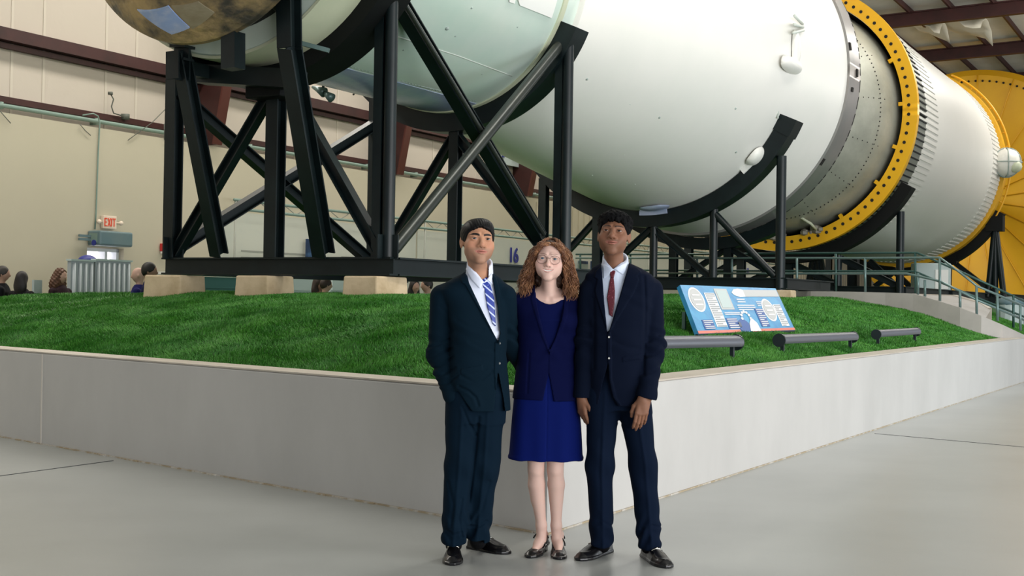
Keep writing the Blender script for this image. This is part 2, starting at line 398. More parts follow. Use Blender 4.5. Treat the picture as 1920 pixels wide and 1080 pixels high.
for i,(pxx,pyy,lb) in enumerate(((410,282,'dark red tapered steel column nearest the exit, behind the left frame'),(753,334,'dark red tapered steel column seen just right of the frame corner post'),(996,372,'dark red tapered steel column seen beyond the saddle pipes'))):
    sx=at_l(pxx,pyy,WA+.6).dot(d)
    t=thing('wall_column',wallP(sx,WA,ZF),lb,'column','tapered wall columns')
    w=MB(); zt=ZF+.02; Z1=zc(WA)-.35; e0=.52; e1_=e0+.20*(Z1-zt); vs=[]
    for so in(-.03,.03):
        for (l,z) in ((WA-.1,zt),(WA+e0,zt),(WA+e1_,Z1),(WA-.1,Z1)): vs.append(wallP(sx+so,l,z))
    w.add(vs,[(3,2,1,0),(4,5,6,7),(0,1,5,4),(1,2,6,5),(2,3,7,6),(3,0,4,7)])
    fixn(w.build('web',M['redsteel'],t))
    w=MB(); vs=[]
    for (l,z) in ((WA+e0,zt),(WA+e0+.05,zt),(WA+e1_+.05,Z1),(WA+e1_,Z1)):
        for so in(-.14,.14): vs.append(wallP(sx+so,l,z))
    w.add(vs,[(0,1,3,2),(2,3,5,4),(4,5,7,6),(6,7,1,0),(0,2,4,6),(1,7,5,3)])
    M['redflange']=M.get('redflange') or mat('red_steel_lit',(.085,.020,.014),.5)  # lighter copy of the red steel, the flange's lit side put into the colour
    fixn(w.build('flange',M['redflange'],t))
WF=WA+.36
# taped vertical seams of the insulation and slack wires
for i,px_s in enumerate((28,88,205,262,560,640,820,900)):
    s_=at_l(px_s,110,WA).dot(d); mb=MB(); wbox(mb,s_-.03,s_+.03,WA-.11,WA-.085,ZF,zc(WA)-.1); o=mb.build('trim_%d'%(80+i),M['seamtape'] if 'seamtape' in M else M.setdefault('seamtape',mat('seam_tape',(.60,.545,.465),.7))); struct(o)
for (q,lb) in ((((325,190),(285,230),(240,263)),'thin slack wire crossing the left wall below the pipe'),(((0,208),(12,222),(20,231)),'short thin wire at the left edge of the wall'),(((150,233),(160,245),(170,254)),'short thin wire on the wall left of the conduit'),((( 308,232),(308,262),(315,268)),'thin wire drooping beside the frame corner')):
    mb=MB(); mb.tube([at_l(x,y,WF+.03) for x,y in q],.009,5); tag(mb.build('wall_wire',M['wire'],smooth=True),lb,'wire')
# conduit to exit sign, cable, braces
mb=MB(); a=at_l(160,215,WF+.05);b=at_l(178,213,WF+.05)
mb.tube([at_l(155,216,WF+.03),at_l(175,213,WF+.03),at_l(184,218,WF+.03),at_l(187,230,WF+.03),at_l(184,290,WF+.03),at_l(180,400,WF+.03),at_l(178,430,WF+.03)],.016,6)
tag(mb.build('wall_conduit',M['conduit'],smooth=True),'thin grey conduit dropping from the wall pipe to the exit sign','conduit')
mb=MB(); mb.tube([at_l(206,174,WA+.1),at_l(213,186,WA+.1),at_l(209,200,WA+.1),at_l(213,212,WA+.1),at_l(228,217,WA+.1)],.014,6); mb.box(at_l(207,175,WA+.1),(.09,.06,.06)); mb.box(at_l(235,219,WA+.1),(.16,.1,.12))
tag(mb.build('loose_cable',M['wire'],smooth=True),'loose curled dark cable sticking up from the lower wall girt','cable')
# exit sign
ES=at_l(204,417,WF+.06); t=thing('exit_sign',ES,'lit red and white EXIT sign above the side door','exit sign')
mb=MB(); mb.box(ES,(.36,.08,.27),(d,n,Vector((0,0,1)))); bevel(mb.build('sign_box',M['exitw'],t),.01)
mb=MB()
ax=(d,n,Vector((0,0,1)))
def stroke(mb,x0,z0,x1,z1,w,base,off=.045):
    a=base+d*x0+Vector((0,0,z0))+n*off; b=base+d*x1+Vector((0,0,z1))+n*off; mb.bar(a,b,.01,w,Vector((0,0,1))) if abs(x1-x0)>abs(z1-z0) else mb.prof(a,b,[(-w/2,-.005),(w/2,-.005),(w/2,.005),(-w/2,.005)],n)
for (x0,z0,x1,z1) in ((-.17,-.1,-.17,.1),(-.17,.09,-.10,.09),(-.17,0,-.11,0),(-.17,-.09,-.10,-.09),(-.07,.1,.01,-.1),(-.07,-.1,.01,.1),(.045,-.1,.045,.1),(.08,.09,.18,.09),(.13,.1,.13,-.1)):
    stroke(mb,x0*.84-.005,z0*.84,x1*.84-.005,z1*.84,.025,ES)
mb.build('lettering',M['exitred'],t)
for sgn in(-1,1):
    mb=MB(); c=ES+d*(sgn*.30)+n*.04; mb.bar(ES+d*sgn*.17,c,.03,.03); mb.ball(c,.05,10,(1,1,1)); mb.build('lamp_head',M['exitw'],t,smooth=True)
# air curtain / heater over the door
a=at_l(165,447,WF+.5)
t=thing('air_curtain',at_l(205,455,WF+.3),'blue grey box shaped air heater over the bright side door','heater')
HD=.38; sa=at_l(188,448,WF+HD).dot(d); sb=at_l(250,448,WF+HD).dot(d); zT=lz(220,434,WF+HD); zB=lz(220,462,WF+HD)
mb=MB(); wbox(mb,sa,sb,WF,WF+HD,zB,zT); bevel(mb.build('housing',M['duct'],t),.04,3)
mb=MB(); wbox(mb,sa-.01,sa+.01,WF+.06,WF+.30,zB+.06,zT-.06); mb.build('intake_grille',M['conduit'],t)
mb=MB(); mb.tube([wallP(sa-.012,WF+.22,(zB+zT)/2-.10),wallP(sa-.03,WF+.22,(zB+zT)/2-.10)],.06,16); mb.build('motor_cover',M['blueink'],t)
mb=MB(); 
for zz in(zB+.12,zT-.12): mb.bar(wallP(sa-.3,WF+.1,zz),wallP(sa,WF+.1,zz),.05,.05)
mb.build('mounting_arm',M['duct'],t)
# door with daylight
mb=MB(); wbox(mb,DS0,DS1,WA-.05,WA,0.02,2.32); o=mb.build('door_1',M['day']); struct(o)
mb=MB(); 
for s in (DS0+.03,DS1-.03,DS1-.35): wbox(mb,s-.035,s+.035,WA,WA+.2,.0,2.32)
wbox(mb,DS0,DS1,WA,WA+.2,2.25,2.32)
o=mb.build('trim_8',M['glassframe']); struct(o)
# fire alarm box
FA=at_l(307,464,WF+.05); t=thing('fire_alarm',FA,'small red fire alarm with white strobe on the left wall','fire alarm')
mb=MB(); mb.box(FA,(.15,.1,.17),ax); bevel(mb.build('alarm_box',M['red'],t),.01)
mb=MB(); mb.box(FA+Vector((0,0,-.11)),(.12,.08,.05),ax); mb.build('strobe',M['white'],t)
# ribbed partitions
for (x0,x1,lab) in ((138,181,'left ribbed grey partition screen below the bright door'),(184,250,'right wider ribbed grey partition screen below the bright door')):
    lt=WF+4.2; A=at_l(x0,489,lt);B=at_l(x1,491,lt); s0=A.dot(d);s1=B.dot(d); zt=lz((x0+x1)/2,490,lt)
    t=thing('partition_screen',wallP((s0+s1)/2,lt,0),lab,'partition','ribbed partition screens')
    mb=MB(); wbox(mb,s0,s1,lt-.14,lt-.06,0,zt); mb.build('panel',M['rib'],t)
    mb=MB(); k_=int((s1-s0)/.11)
    for i in range(k_): 
        s=s0+(i+.5)*(s1-s0)/k_; mb.tube([wallP(s,lt-.06,.03),wallP(s,lt-.06,zt-.03)],.034,8)
    mb.build('ribbing',M['rib'],t,smooth=True)
    mb=MB(); wbox(mb,s0-.02,s1+.02,lt-.15,lt-.03,zt,zt+.03); mb.build('top_edge',M['pale'],t)
o=MB(); c=at_l(164,491,WF+3.0); o.ball(c,.17,20,(1,1,.72)); o.tube([Vector((c.x,c.y,0)),Vector((c.x,c.y,c.z-.05))],.05,10)
tag(o.build('round_kiosk',M['blueink'],smooth=True),'blue round topped stand peeking over the partition screens','stand')
# mural on lower wall
s0=at_l(408,440,WF+.02).dot(d)
for i in range(5):
    t=thing('mural_panel',wallP(s0+4+i*8.3,WF,0),['pale printed wall panel with grey text left of all, behind the left frame','pale printed wall panel beside the blue poster, behind the frame','pale printed wall panel carrying the blue number 16','pale printed wall panel behind the tallest man on the right','pale printed wall panel carrying the blue number 14'][i],'wall panel','printed wall panels')
    mb=MB(); wbox(mb,s0+i*8.3,s0+i*8.3+8.2,WF-.01,WF+.03,.1,3.35); mb.build('board',M['mural'],t)
    for c0 in range(2):
        mb=MB()
        for r_ in range(4):
            w=2.6*(1 if r_<3 else .5); s_=s0+i*8.3+.8+c0*3.9; wbox(mb,s_,s_+w,WF+.03,WF+.035,2.42-r_*.16,2.46-r_*.16)
        mb.build('text_lines',M['ink'],t)
# truss in front of the wall
t=thing('wall_truss',wallP(s0,WF+.6,3.4),'slim pale lattice truss running above the printed wall panels','truss')
mb=MB(); zt_=lz(410,371,WF+.5); zb_=lz(410,388,WF+.5)
for zz in(zt_,zb_): mb.tube([wallP(s0,WF+.5,zz),wallP(s0+40,WF+.5,zz)],.035,8)
mb.build('chord',M['conduit'],t,smooth=True)
mb=MB()
for i in range(90):
    a=s0+i*.444; mb.tube([wallP(a,WF+.5,zb_ if i%2 else zt_),wallP(a+.444,WF+.5,zt_ if i%2 else zb_)],.012,5)
mb.build('lattice',M['ink'],t,smooth=True)
for i in range(6):
    mb=MB(); a=s0+.05+i*7.9; mb.tube([wallP(a,WF+.5,.0),wallP(a,WF+.5,zt_)],.025,8); mb.build('upright',M['ink'],t,smooth=True)
# numbers
def textobj(body,P,h,m,name,yaw,parent=None):
    cu=bpy.data.curves.new(name,'FONT'); cu.body=body; cu.size=h/0.70; cu.extrude=.01; cu.align_x='CENTER'; cu.align_y='CENTER'; cu.offset=h*.03
    o=bpy.data.objects.new(name,cu); C.objects.link(o); 
    dg=bpy.context.evaluated_depsgraph_get(); me=bpy.data.meshes.new_from_object(o.evaluated_get(dg)); C.objects.unlink(o)
    me.materials.clear(); me.materials.append(m); o2=bpy.data.objects.new(name,me); C.objects.link(o2)
    R=Matrix.Rotation(yaw,4,'Z')@Matrix.Rotation(PI/2,4,'X'); me.transform(Matrix.Translation(P)@R)
    if parent is not None: setparent(o2,parent)
    return o2
yawW=-AZ+PI/2   # text reading along +d, facing +n
for (tx,px,py,hp,lab) in (('16',963,480,27,'large blue painted number 16 on the pale wall panel'),('14',1291,501,15,'blue painted number 14 on the far pale wall panel'),('12',1402,508,9,'small blue painted number 12 far along the wall')):
    Pc=at_l(px,py,WF+.06); h=hp/FPX*px_of(Pc)[2]; o=textobj(tx,Pc,h,M['blueink'],'wall_number',PI/2-AZ); 
    o.data.transform(Matrix.Translation(-Pc)); o.location=Pc; tag(o,lab,'number','blue wall numbers')
def flatposter(x0,y0,x1,y1,lat,lab,m,cat='poster',name='poster'):
    A=at_l(x0,(y0+y1)/2,lat);B=at_l(x1,(y0+y1)/2,lat); zt=lz((x0+x1)/2,y0,lat); zb=lz((x0+x1)/2,y1,lat)
    c=wallP((A.dot(d)+B.dot(d))/2,lat,(zt+zb)/2); t=thing(name,c,lab,cat)
    mb=MB(); mb.box(c,(B.dot(d)-A.dot(d),.05,zt-zb),ax); mb.build('board',m,t); return t,c,(B-A).dot(d),zt-zb
t,c,w,h=flatposter(574,449,600,500,WF+.2,'dark blue framed poster with a white figure on the wall',M['bluep'])
mb=MB(); mb.ball(c+n*.03+Vector((0,0,-.05)),.22,12,(.8,.2,1.2)); mb.build('printed_figure',M['pale'],t,smooth=True)
t,c,w,h=flatposter(1083,489,1101,515,WF+.2,'white wall panel with a dark blue window strip behind the railing',M['pale'])
mb=MB(); mb.box(c+n*.03+Vector((0,0,h*.38)),(w*.95,.02,h*.2),ax); mb.build('header_strip',M['bluep'],t)
t,c,w,h=flatposter(1108,490,1116,515,WF+.2,'narrow dark blue panel right beside the tallest man',M['bluep'])
# things seen below the frame
def lowbox(x0,y0,x1,y1,lat,m,lab,cat,name):
    t,c,w,h=flatposter(x0,y0,x1,y1,lat,lab,m,cat,name); 
    mb=MB(); wbox(mb,c.dot(d)-w/2,c.dot(d)+w/2,lat-.6,lat-.03,0,c.z-h/2+.02); mb.build('base',m,t); return t
t=lowbox(366,520,470,541,-16.6,M['teal'],'long teal display counter seen under the frame between the first blocks','counter','display_counter')
c=at_l(415,516,-16.6); mb=MB(); mb.box(Vector((c.x,c.y,c.z)),(3.2,.7,.05),ax); mb.build('counter_top',M['white'],t)
lowbox(548,523,603,545,-17.4,M['pale'],'pale blue display counter seen under the frame beside the middle block','counter','display_counter')
lowbox(622,523,662,545,-17.4,M['pale'],'pale display counter seen under the frame left of the near block','counter','display_counter')
lowbox(62,525,77,550,-16.5,M['pale'],'small white labelled box on a stand between the seated women','box','display_box')

t,c,w,h=flatposter(936,262,990,312,WA+.1,'pale banner with yellow and blue patches on the upper wall behind the saddle','x' and M['pale'],'banner','wall_banner')
mb=MB(); mb.ball(c+n*.06-d*(w*.15)+Vector((0,0,h*.18)),.3,12,(.9,.2,.5)); mb.build('yellow_patch',M['yellow'],t,smooth=True)
mb=MB(); mb.box(c+n*.05-d*(w*.40)+Vector((0,0,-h*.02)),(.14,.02,.4),ax); mb.build('blue_patch',M['blueink'],t)
# ------------------------------------------------------------------ ROCKET
R90=-PI/2
def rd(mb,name,m,t,sm=True,ang=.5):
    o=mb.build(name,m,t); fixn(o); autosmooth(o,ang) if sm else None; return o
# command module: blunt base ring at s=10.79, cone narrowing away from it
S_CM=10.90; RRM=1.975
t=thing('command_module',RC(10.6,1.9,R90),'brown scorched blunt domed capsule base at the front end of the rocket','space capsule')
_h=.78; _Rs=(1.955**2+_h*_h)/(2*_h); _c=S_CM-.06-_h+_Rs
rcm=lambda s: math.sqrt(max(.0001,_Rs*_Rs-(s-_c)**2)) if s<S_CM-.06 else RRM
prof=[(S_CM+.12,0),(S_CM+.12,1.90),(S_CM+.04,1.96),(S_CM,RRM),(S_CM-.05,RRM-.01)]
for i in range(1,31):
    s=S_CM-.06-_h*(i/30.)**1.6; prof.append((s,rcm(s) if i<30 else .0))
M['cm']=mat('scorched_heatshield',(.42,.30,.14),.42,metal=.4,noise=(1.5,(.06,.055,.045),.40,.60,14,(1,1,1.8)),bump=(9,.6,.03))
nt=M['cm'].node_tree
rd(revolve(prof,96),'heat_shield',M['cm'],t)
def onsurf(corners,rf):
    r_=[rkhit(x,y,rf) for x,y in corners]; r_=[q for q in r_ if q]; return r_
def quadpatch(corners,rf,off,m,name,parent,N=12,thk=.02):
    # corners in the picture give (s,theta) limits of a panel lying on the skin
    q=[rkhit(x,y,rf) for x,y in corners]
    if any(v is None for v in q): print('quadpatch miss',name,q); return None
    P=[];Q=[]
    for i in range(N+1):
        a=i/N; r1=[];r2=[]
        for j in range(N+1):
            b=j/N
            s=(q[0][0]*(1-a)+q[1][0]*a)*(1-b)+(q[3][0]*(1-a)+q[2][0]*a)*b
            th=(q[0][1]*(1-a)+q[1][1]*a)*(1-b)+(q[3][1]*(1-a)+q[2][1]*a)*b
            r1.append(RC(s,rf(s)+off,th)); r2.append(RC(s,rf(s)+off-thk,th))
        P.append(r1);Q.append(r2)
    mb=MB(); mb.grid(P); mb.grid(Q); mb.grid([P[0],Q[0]]);mb.grid([P[-1],Q[-1]]);mb.grid([[r[0] for r in P],[r[0] for r in Q]]);mb.grid([[r[-1] for r in P],[r[-1] for r in Q]])
    o=mb.build(name,m,parent); fixn(o); autosmooth(o,.7); return o
rcmf=lambda s: (rcm(s) if s>S_CM-.06-_h else 0.001) if s<S_CM+.1 else 0.01
quadpatch([(258,15),(316,8),(356,48),(322,62)],rcmf,.012,M['foil'],'foil_panel',t)
quadpatch([(322,6),(372,2),(402,22),(361,50)],rcmf,.010,M['foilg'],'dull_panel',t)
# service module
rsm=lambda s:2.02
t=thing('service_module',RC(14,2.02,R90),'silvery green white cylinder resting in the first black saddle','rocket module')
rd(revolve([(11.38,0),(11.38,1.72),(11.36,1.75),(11.36,2.0),(11.40,2.03),(11.52,2.03),(11.53,2.02),(16.6,2.02),(16.6,0)]),'hull',M['sm'],t)
mb=MB()
for i in range(16):
    th=i*2*PI/16; mb.tube([RC(10.8,1.2,th),RC(11.36,1.8,th+.08)],.03,6)
mb.build('strut_ring',M['steeltube'],t,smooth=True)
rd(revolve([(10.8,0),(10.8,1.55),(11.37,1.75),(11.37,0)],48),'bulkhead',M['dark'],t)
rd(arcsolid(11.34,11.62,2.02,2.055,0,2*PI,96),'front_ring',M['cream'],t)
rd(arcsolid(11.62,12.0,2.02,2.05,0,2*PI,96),'cream_band',M['cream'],t)
rd(arcsolid(16.13,16.25,2.02,2.04,0,2*PI,96),'rear_ring',M['cream'],t)
_q=rkhit(700,141,rsm); fixn(cpatch(12.55,16.1,_q[1]-.55,_q[1],rsm,.006,.012,16,8).build('silver_reflect_panel',M['silver'],t))  # silver strip carrying the underside's bluish reflection in its colour
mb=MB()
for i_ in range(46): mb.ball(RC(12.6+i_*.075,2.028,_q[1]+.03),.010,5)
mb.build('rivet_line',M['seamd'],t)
quadpatch([(968,-2),(1043,-2),(1032,33),(972,9)],rsm,.02,M['white'],'radiator_panel',t)
quadpatch([(951,-6),(965,-4),(963,6),(953,3)],rsm,.02,M['white'],'radiator_panel',t)
def seam(pts,rf,off,w,m,name,parent):
    q=[rkhit(x,y,rf) for x,y in pts]; q=[v for v in q if v]; mb=MB(); P=[]
    for a,b in zip(q[:-1],q[1:]):
        for i in range(8): k=i/8; P.append(RC(a[0]+(b[0]-a[0])*k,rf(a[0])+off,a[1]+(b[1]-a[1])*k))
    P.append(RC(q[-1][0],rf(q[-1][0])+off,q[-1][1]))
    mb.tube(P,w,6); return mb.build(name,m,parent,smooth=True)
seam([(738,66),(860,105),(960,142)],rsm,0.0,.008,M['seam'],'seam',t)
seam([(650,128),(760,155),(850,175)],rsm,0.0,.006,M['seamd'],'rivet_line',t)
for (px,py,r) in ((884,15,.016),(837,52,.03),(853,67,.014),(969,50,.012),(756,93,.012),(903,138,.01)):
    q=rkhit(px,py,rsm); 
    if q: mb=MB(); mb.ball(RC(q[0],2.02,q[1]),r,8); mb.build('fastener',M['seamd'],t,smooth=True)
# adapter cone + ring
def rsl(s): return 2.10+(s-16.5)*(3.3-2.10)/(26.1-16.5) if s<26.1 else 3.3
t=thing('rocket_adapter',RC(22,3,R90),'huge smooth white cone widening to the dark ring, middle of the rocket','rocket section')
rd(revolve([(16.6,0),(16.6,2.06),(16.62,2.10)]+[(s,rsl(s)) for s in np.linspace(16.9,26.1,12)]+[(26.1,0)],128),'cone_hull',M['sla'],t)
for pts in ([(1062,138),(1180,195),(1380,295)],[(1060,240),(1170,290),(1330,350)],[(1058,308),(1110,328),(1190,345)],[(1190,345),(1232,366)]):
    try: seam(pts,rsl,0.0,.006,M['seam'],'seam',t)
    except Exception as e: print('seam',e)
for (px,py) in ((1236,220),(1380,285),(1100,148),(1378,203)):
    q=rkhit(px,py,rsl)
    if q: mb=MB(); mb.ball(RC(q[0],rsl(q[0])+.0,q[1]),.022,8); mb.build('fastener',M['seamd'],t,smooth=True)
# hatch bump with fin (pod) and wart
def podon(px,py,rf,L_,W_,H_,name,parent,m=None,ax_along=True):
    q=rkhit(px,py,rf); s,th=q; c=RC(s,rf(s),th); rad=(RC(s,1,th)-RC(s,0,th)); tan=rad.cross(d)
    mb=MB(); vs=[];N=14
    P=[]
    for i in range(N+1):
        ph=PI*i/N-PI/2; row=[]
        for j in range(N+1):
            la=PI*j/N
            row.append(c+d*(L_*math.sin(ph))+(tan*math.cos(la)*W_+rad*math.sin(la)*H_)*abs(math.cos(ph))**.6)
        P.append(row)
    mb.grid(P); return mb.build(name,m or M['sla'],parent,smooth=True)
podon(1480,122,rsl,.50,.15,.17,'fairing',t)
podon(1489,92,rsl,.14,.36,.12,'fairing',t)
q=rkhit(1484,120,rsl)
mb=MB(); mb.tube([RC(q[0]-.02,rsl(q[0])+.03,q[1]-.35),RC(q[0]+.02,rsl(q[0])+.05,q[1]+.5),RC(q[0]+.02,rsl(q[0])+.10,q[1]+.9)],.025,6)
q2=rkhit(1488,52,rsl)
for k_ in range(3): mb.tube([RC(q2[0]-.35,rsl(q2[0])+.08+.03*k_,q2[1]-.06+.05*k_),RC(q2[0]+.35,rsl(q2[0])+.08,q2[1]+.02*k_)],.03,6)
mb.build('plumbing',M['seam'],t,smooth=True)
podon(1416,292,rsl,.28,.22,.15,'fairing',t)
podon(1227,388,rsl,.25,.3,.08,'drain_port',t,M['silver'])
# instrument ring (dark skirt)
t=thing('instrument_ring',RC(26.5,3.33,R90),'dark grey metal ring between the white cone and the domed gap','rocket section')
rd(arcsolid(26.1,26.95,3.0,3.35,0,2*PI,128),'ring_body',M['skirt'],t)
mb=MB()
for j in range(60):
    th=j*2*PI/60; mb.add([RC(26.90,3.352,th+.0),RC(26.90,3.352,th+.075),RC(26.96,3.352,th+.075),RC(26.96,3.352,th),RC(26.90,3.2,th),RC(26.90,3.2,th+.075),RC(26.965,3.2,th+.075),RC(26.965,3.2,th)],[(0,1,2,3),(3,2,6,7),(4,5,1,0)])
mb.build('slot_band',M['hole'],t)
rd(revolve([(26.9,0),(26.9,3.05),(26.6,3.05)],64),'bulkhead',M['dark'],t)
for (px,py,w) in ((1593,87,.07),(1606,137,.07),(1597,168,.04),(1541,303,.07)):
    q=rkhit(px,py,lambda s:3.35 if s>26.1 else 0)
    if q: mb=MB(); c=RC(q[0],3.36,q[1]); rad=(RC(0,1,q[1])-RC(0,0,q[1])); mb.box(c,(.10,w*2.2,.03),(d,rad.cross(d),rad)); mb.build('vent_plate',M['hole'],t)
# white fringe edge on the cone end
# stage with yellow ring
t=thing('rocket_stage',RC(38,3.3,R90),'white rocket stage behind the yellow bolted ring, ribbed at both ends','rocket stage')
S_Y=32.03
yr=arcsolid(S_Y,S_Y+.12,3.07,3.37,0,2*PI,128); o=rd(yr,'handling_ring',M['yellow'],t)
ring=o
mb=MB(); mb=arcsolid(S_Y,S_Y+.20,3.37,3.43,0,2*PI,128); o=rd(mb,'ring_flange',M['yellow'],ring)
for j in range(88):
    th=(j+.5)*2*PI/88; mb=MB(); c=RC(S_Y-.006,3.22,th); mb.tube([c,c+d*.02],.042,10); mb.build('bolt_hole',M['hole'],ring)
for j,th in enumerate([-1.02,-.62,-.30,0.05,.42,-1.35,-1.7]):
    mb=MB(); c=RC(S_Y+.04,3.03,th); rad=(RC(0,1,th)-RC(0,0,th)); mb.box(c,(.09,.09,.12),(d,rad.cross(d),rad)); mb.build('ring_lug',M['yellow'],ring)
rd(revolve([(S_Y+.12,3.06),(S_Y+.12,3.30),(45.4,3.30),(45.4,2.9),(45.3,2.9)]+[],128),'hull',M['sivb'],t)
rd(revolve([(S_Y+.12,3.06),(S_Y+2.5,3.06),(S_Y+2.5,2.4)],96),'inner_wall',M['dark'],t)
M['gband']=mat('olive_grey_band',(.22,.23,.19),.4,metal=.2)
rd(arcsolid(S_Y+.20,S_Y+1.5,3.30,3.325,0,2*PI,128),'grey_band',M['gband'],t)
mb=MB()
for j in range(132):
    th=j*2*PI/132; rad=(RC(0,1,th)-RC(0,0,th)); c=RC(S_Y+.85,3.335,th); mb.box(c,(1.25,.035,.03),(d,rad.cross(d),rad))
mb.build('band_ribbing',M['black'],t)
mb=MB()
for j in range(132):
    th=(j+.5)*2*PI/132; rad=(RC(0,1,th)-RC(0,0,th)); c=RC(S_Y+2.3,3.305,th); mb.box(c,(1.6,.055,.035),(d,rad.cross(d),rad))
o=mb.build('front_ribbing',M['sivb'],t); 
mb=MB()
for j in range(132):
    th=(j+.5)*2*PI/132; rad=(RC(0,1,th)-RC(0,0,th)); c=RC(44.55,3.305,th); mb.box(c,(1.5,.06,.035),(d,rad.cross(d),rad))
mb.build('rear_ribbing',M['sivb'],t)
rd(arcsolid(45.35,45.75,3.26,3.43,0,2*PI,128),'rear_ring',M['yellow'],t)
mb=MB()
for k_ in range(3): 
    P=[RC(45.72,3.55+.0*k_,th) for th in np.linspace(-.55,1.1,30)]
mb.tube(P,.035,6)
for th in np.linspace(-.5,1.0,12): mb.tube([RC(45.72,3.40,th),RC(45.72,3.55,th)],.02,6)
mb.build('ring_hoop',M['yellow'],t,smooth=True)
# dome
dm=[]
for i in range(0,33):
    a=i/32*PI/2; dm.append((32.9-3.35*math.cos(a),2.98*math.sin(a)))
t2=rd(revolve(dm+[(34.0,2.98)],96),'forward_dome',M['dome'],t)
for k_,rr in enumerate((.72,.9)):
    mb=MB()
    for j in range(150):
        th=j*2*PI/150; a=math.asin(rr); mb.ball(RC(32.9-3.35*math.cos(a)-.005,2.98*rr+.003,th),.018,6)
    mb.build('rivet_row',M['hole'],t2)
mb=MB()
for j in range(15):
    th=j*2*PI/15+.08
    for i in range(14):
        rr=.55+.4*i/14; a=math.asin(rr); mb.ball(RC(32.9-3.35*math.cos(a)-.005,2.98*rr+.003,th),.014,6)
mb.build('rivet_row',M['hole'],t2)
mb=MB()
rg=random.Random(4)
for j in range(26):
    th=R90+(-.35+.75*rg.random()); r0=3.0+.1*rg.random(); c=RC(31.9+.25*rg.random(),r0,th); mb.ball(c,.09+.06*rg.random(),6,(1,1,.7))
M['hosegrey']=mat('grey_hose',(.22,.20,.16),.6)
mb.build('hose_bundle',M['hosegrey'],t)
mb=MB(); mb.tube([at_s(1497,391,31.6),at_s(1503,409,31.6),at_s(1520,419,31.6),at_s(1530,430,31.9)],.035,8); mb.build('drain_pipe',M['cream'],t,smooth=True)
# pod at the far ring
c=at_s(1887,305,45.0); 
t3=thing('covered_engine_pod',c,'round white padded pod on the stage rim in front of the yellow cone','pod')
tt=px_of(c)[2]; R_=27/FPX*tt
mb=MB(); 
P=[]
for i in range(13):
    ph=PI*i/12; row=[]
    for j in range(24):
        a=2*PI*j/24; rr=R_*(1+.05*math.cos(4*ph)*math.cos(5*a)); row.append(c+Vector((rr*math.sin(ph)*math.cos(a),rr*math.sin(ph)*math.sin(a),rr*.98*math.cos(ph))))
    P.append(row)
mb.grid(P,close=True); mb.build('pod_cover',M['sivb'],t3,smooth=True)
mb=MB()
for a0 in (0.3,1.35,2.4):
    mb.tube([c+Vector((R_*1.02*math.sin(u)*math.cos(a0),R_*1.02*math.sin(u)*math.sin(a0),R_*1.02*math.cos(u))) for u in np.linspace(0,2*PI,30)],.02,5)
mb.tube([c+Vector((R_*1.03*math.cos(u),R_*1.03*math.sin(u),0)) for u in np.linspace(0,2*PI,30)],.02,5)
mb.build('cover_seam',M['seamd'],t3,smooth=True)
mb=MB(); mb.ball(c+n*(-.0)+Vector((.38*R_,-.72*R_,-.35*R_)),R_*.42,12,(1,1,1)); mb.build('nozzle_cap',M['cream'],t3,smooth=True)
# big yellow interstage cone and second stage
t=thing('yellow_interstage',RC(52,5,R90),'enormous yellow seamed dome cover filling the right edge behind the white stage','rocket section')
rd(revolve([(45.8,3.0),(50,2.2),(56,1.0),(59.6,.3)],64),'engine_cone',M['dark'],t)
rd(revolve([(60.6,0),(60.0,0),(59.55,1.2),(59.0,3.0),(58.7,4.6),(58.7,5.35),(58.9,5.62),(59.3,5.62),(59.5,5.4),(60.6,5.1)],128),'cover_shell',M['yellow'],t)
mb=MB()
for j in range(22):
    th=j*2*PI/22+.1; mb.tube([RC(58.66,5.35,th),RC(58.66,4.6,th),RC(58.96,3.0,th),RC(59.5,1.2,th)],.022,6)
mb.build('seam_rib',M['yellow'],t,smooth=True)
mb=MB()
for j in range(110):
    th=j*2*PI/110; c=RC(58.69,5.1,th); mb.tube([c,c-d*.03],.05,6)
mb.build('rivet_ring',M['hole'],t)
# ------------------------------------------------------------------ STANDS
ZB1=.485+CZ; ZB2=.52+CZ
bh=.215
def stand(name,loc,label): return thing(name,loc,label,'support frame','black steel rocket cradles')
def post(t,s,L,z0,z1,kind='h',w=.17,m=None):
    mb=MB(); a=RK(s,L,z0);b=RK(s,L,z1)
    if kind=='t': mb.tube([a,b],w/2,16); return autosmooth(mb.build('post',m or M['steel'],t),.8)
    mb.ibeam(a,b,w,w,.02,.02,hint=d); return mb.build('post',m or M['steel'],t)
def brace(t,a,b,kind='b',w=.13,m=None):
    mb=MB()
    if kind=='t': mb.tube([a,b],w/2,16); return autosmooth(mb.build('brace',m or M['steeltube'],t),.8)
    mb.ibeam(a,b,w,w,.016,.016); return mb.build('brace',m or M['steel'],t)
def gusset(t,P,sz=.35):
    mb=MB(); mb.box(P,(.02,sz,sz*.8),(d,n,Vector((0,0,1)))); mb.box(P,(sz,.02,sz*.8),(d,n,Vector((0,0,1)))); return mb.build('gusset_plate',M['steel'],t)
def beam(t,a,b,W=.17,H=None):
    H=H or bh; mb=MB(); mb.ibeam(a-Vector((0,0,H/2)),b-Vector((0,0,H/2)),W,H,.022,.02); return mb.build('base_beam',M['steel'],t)
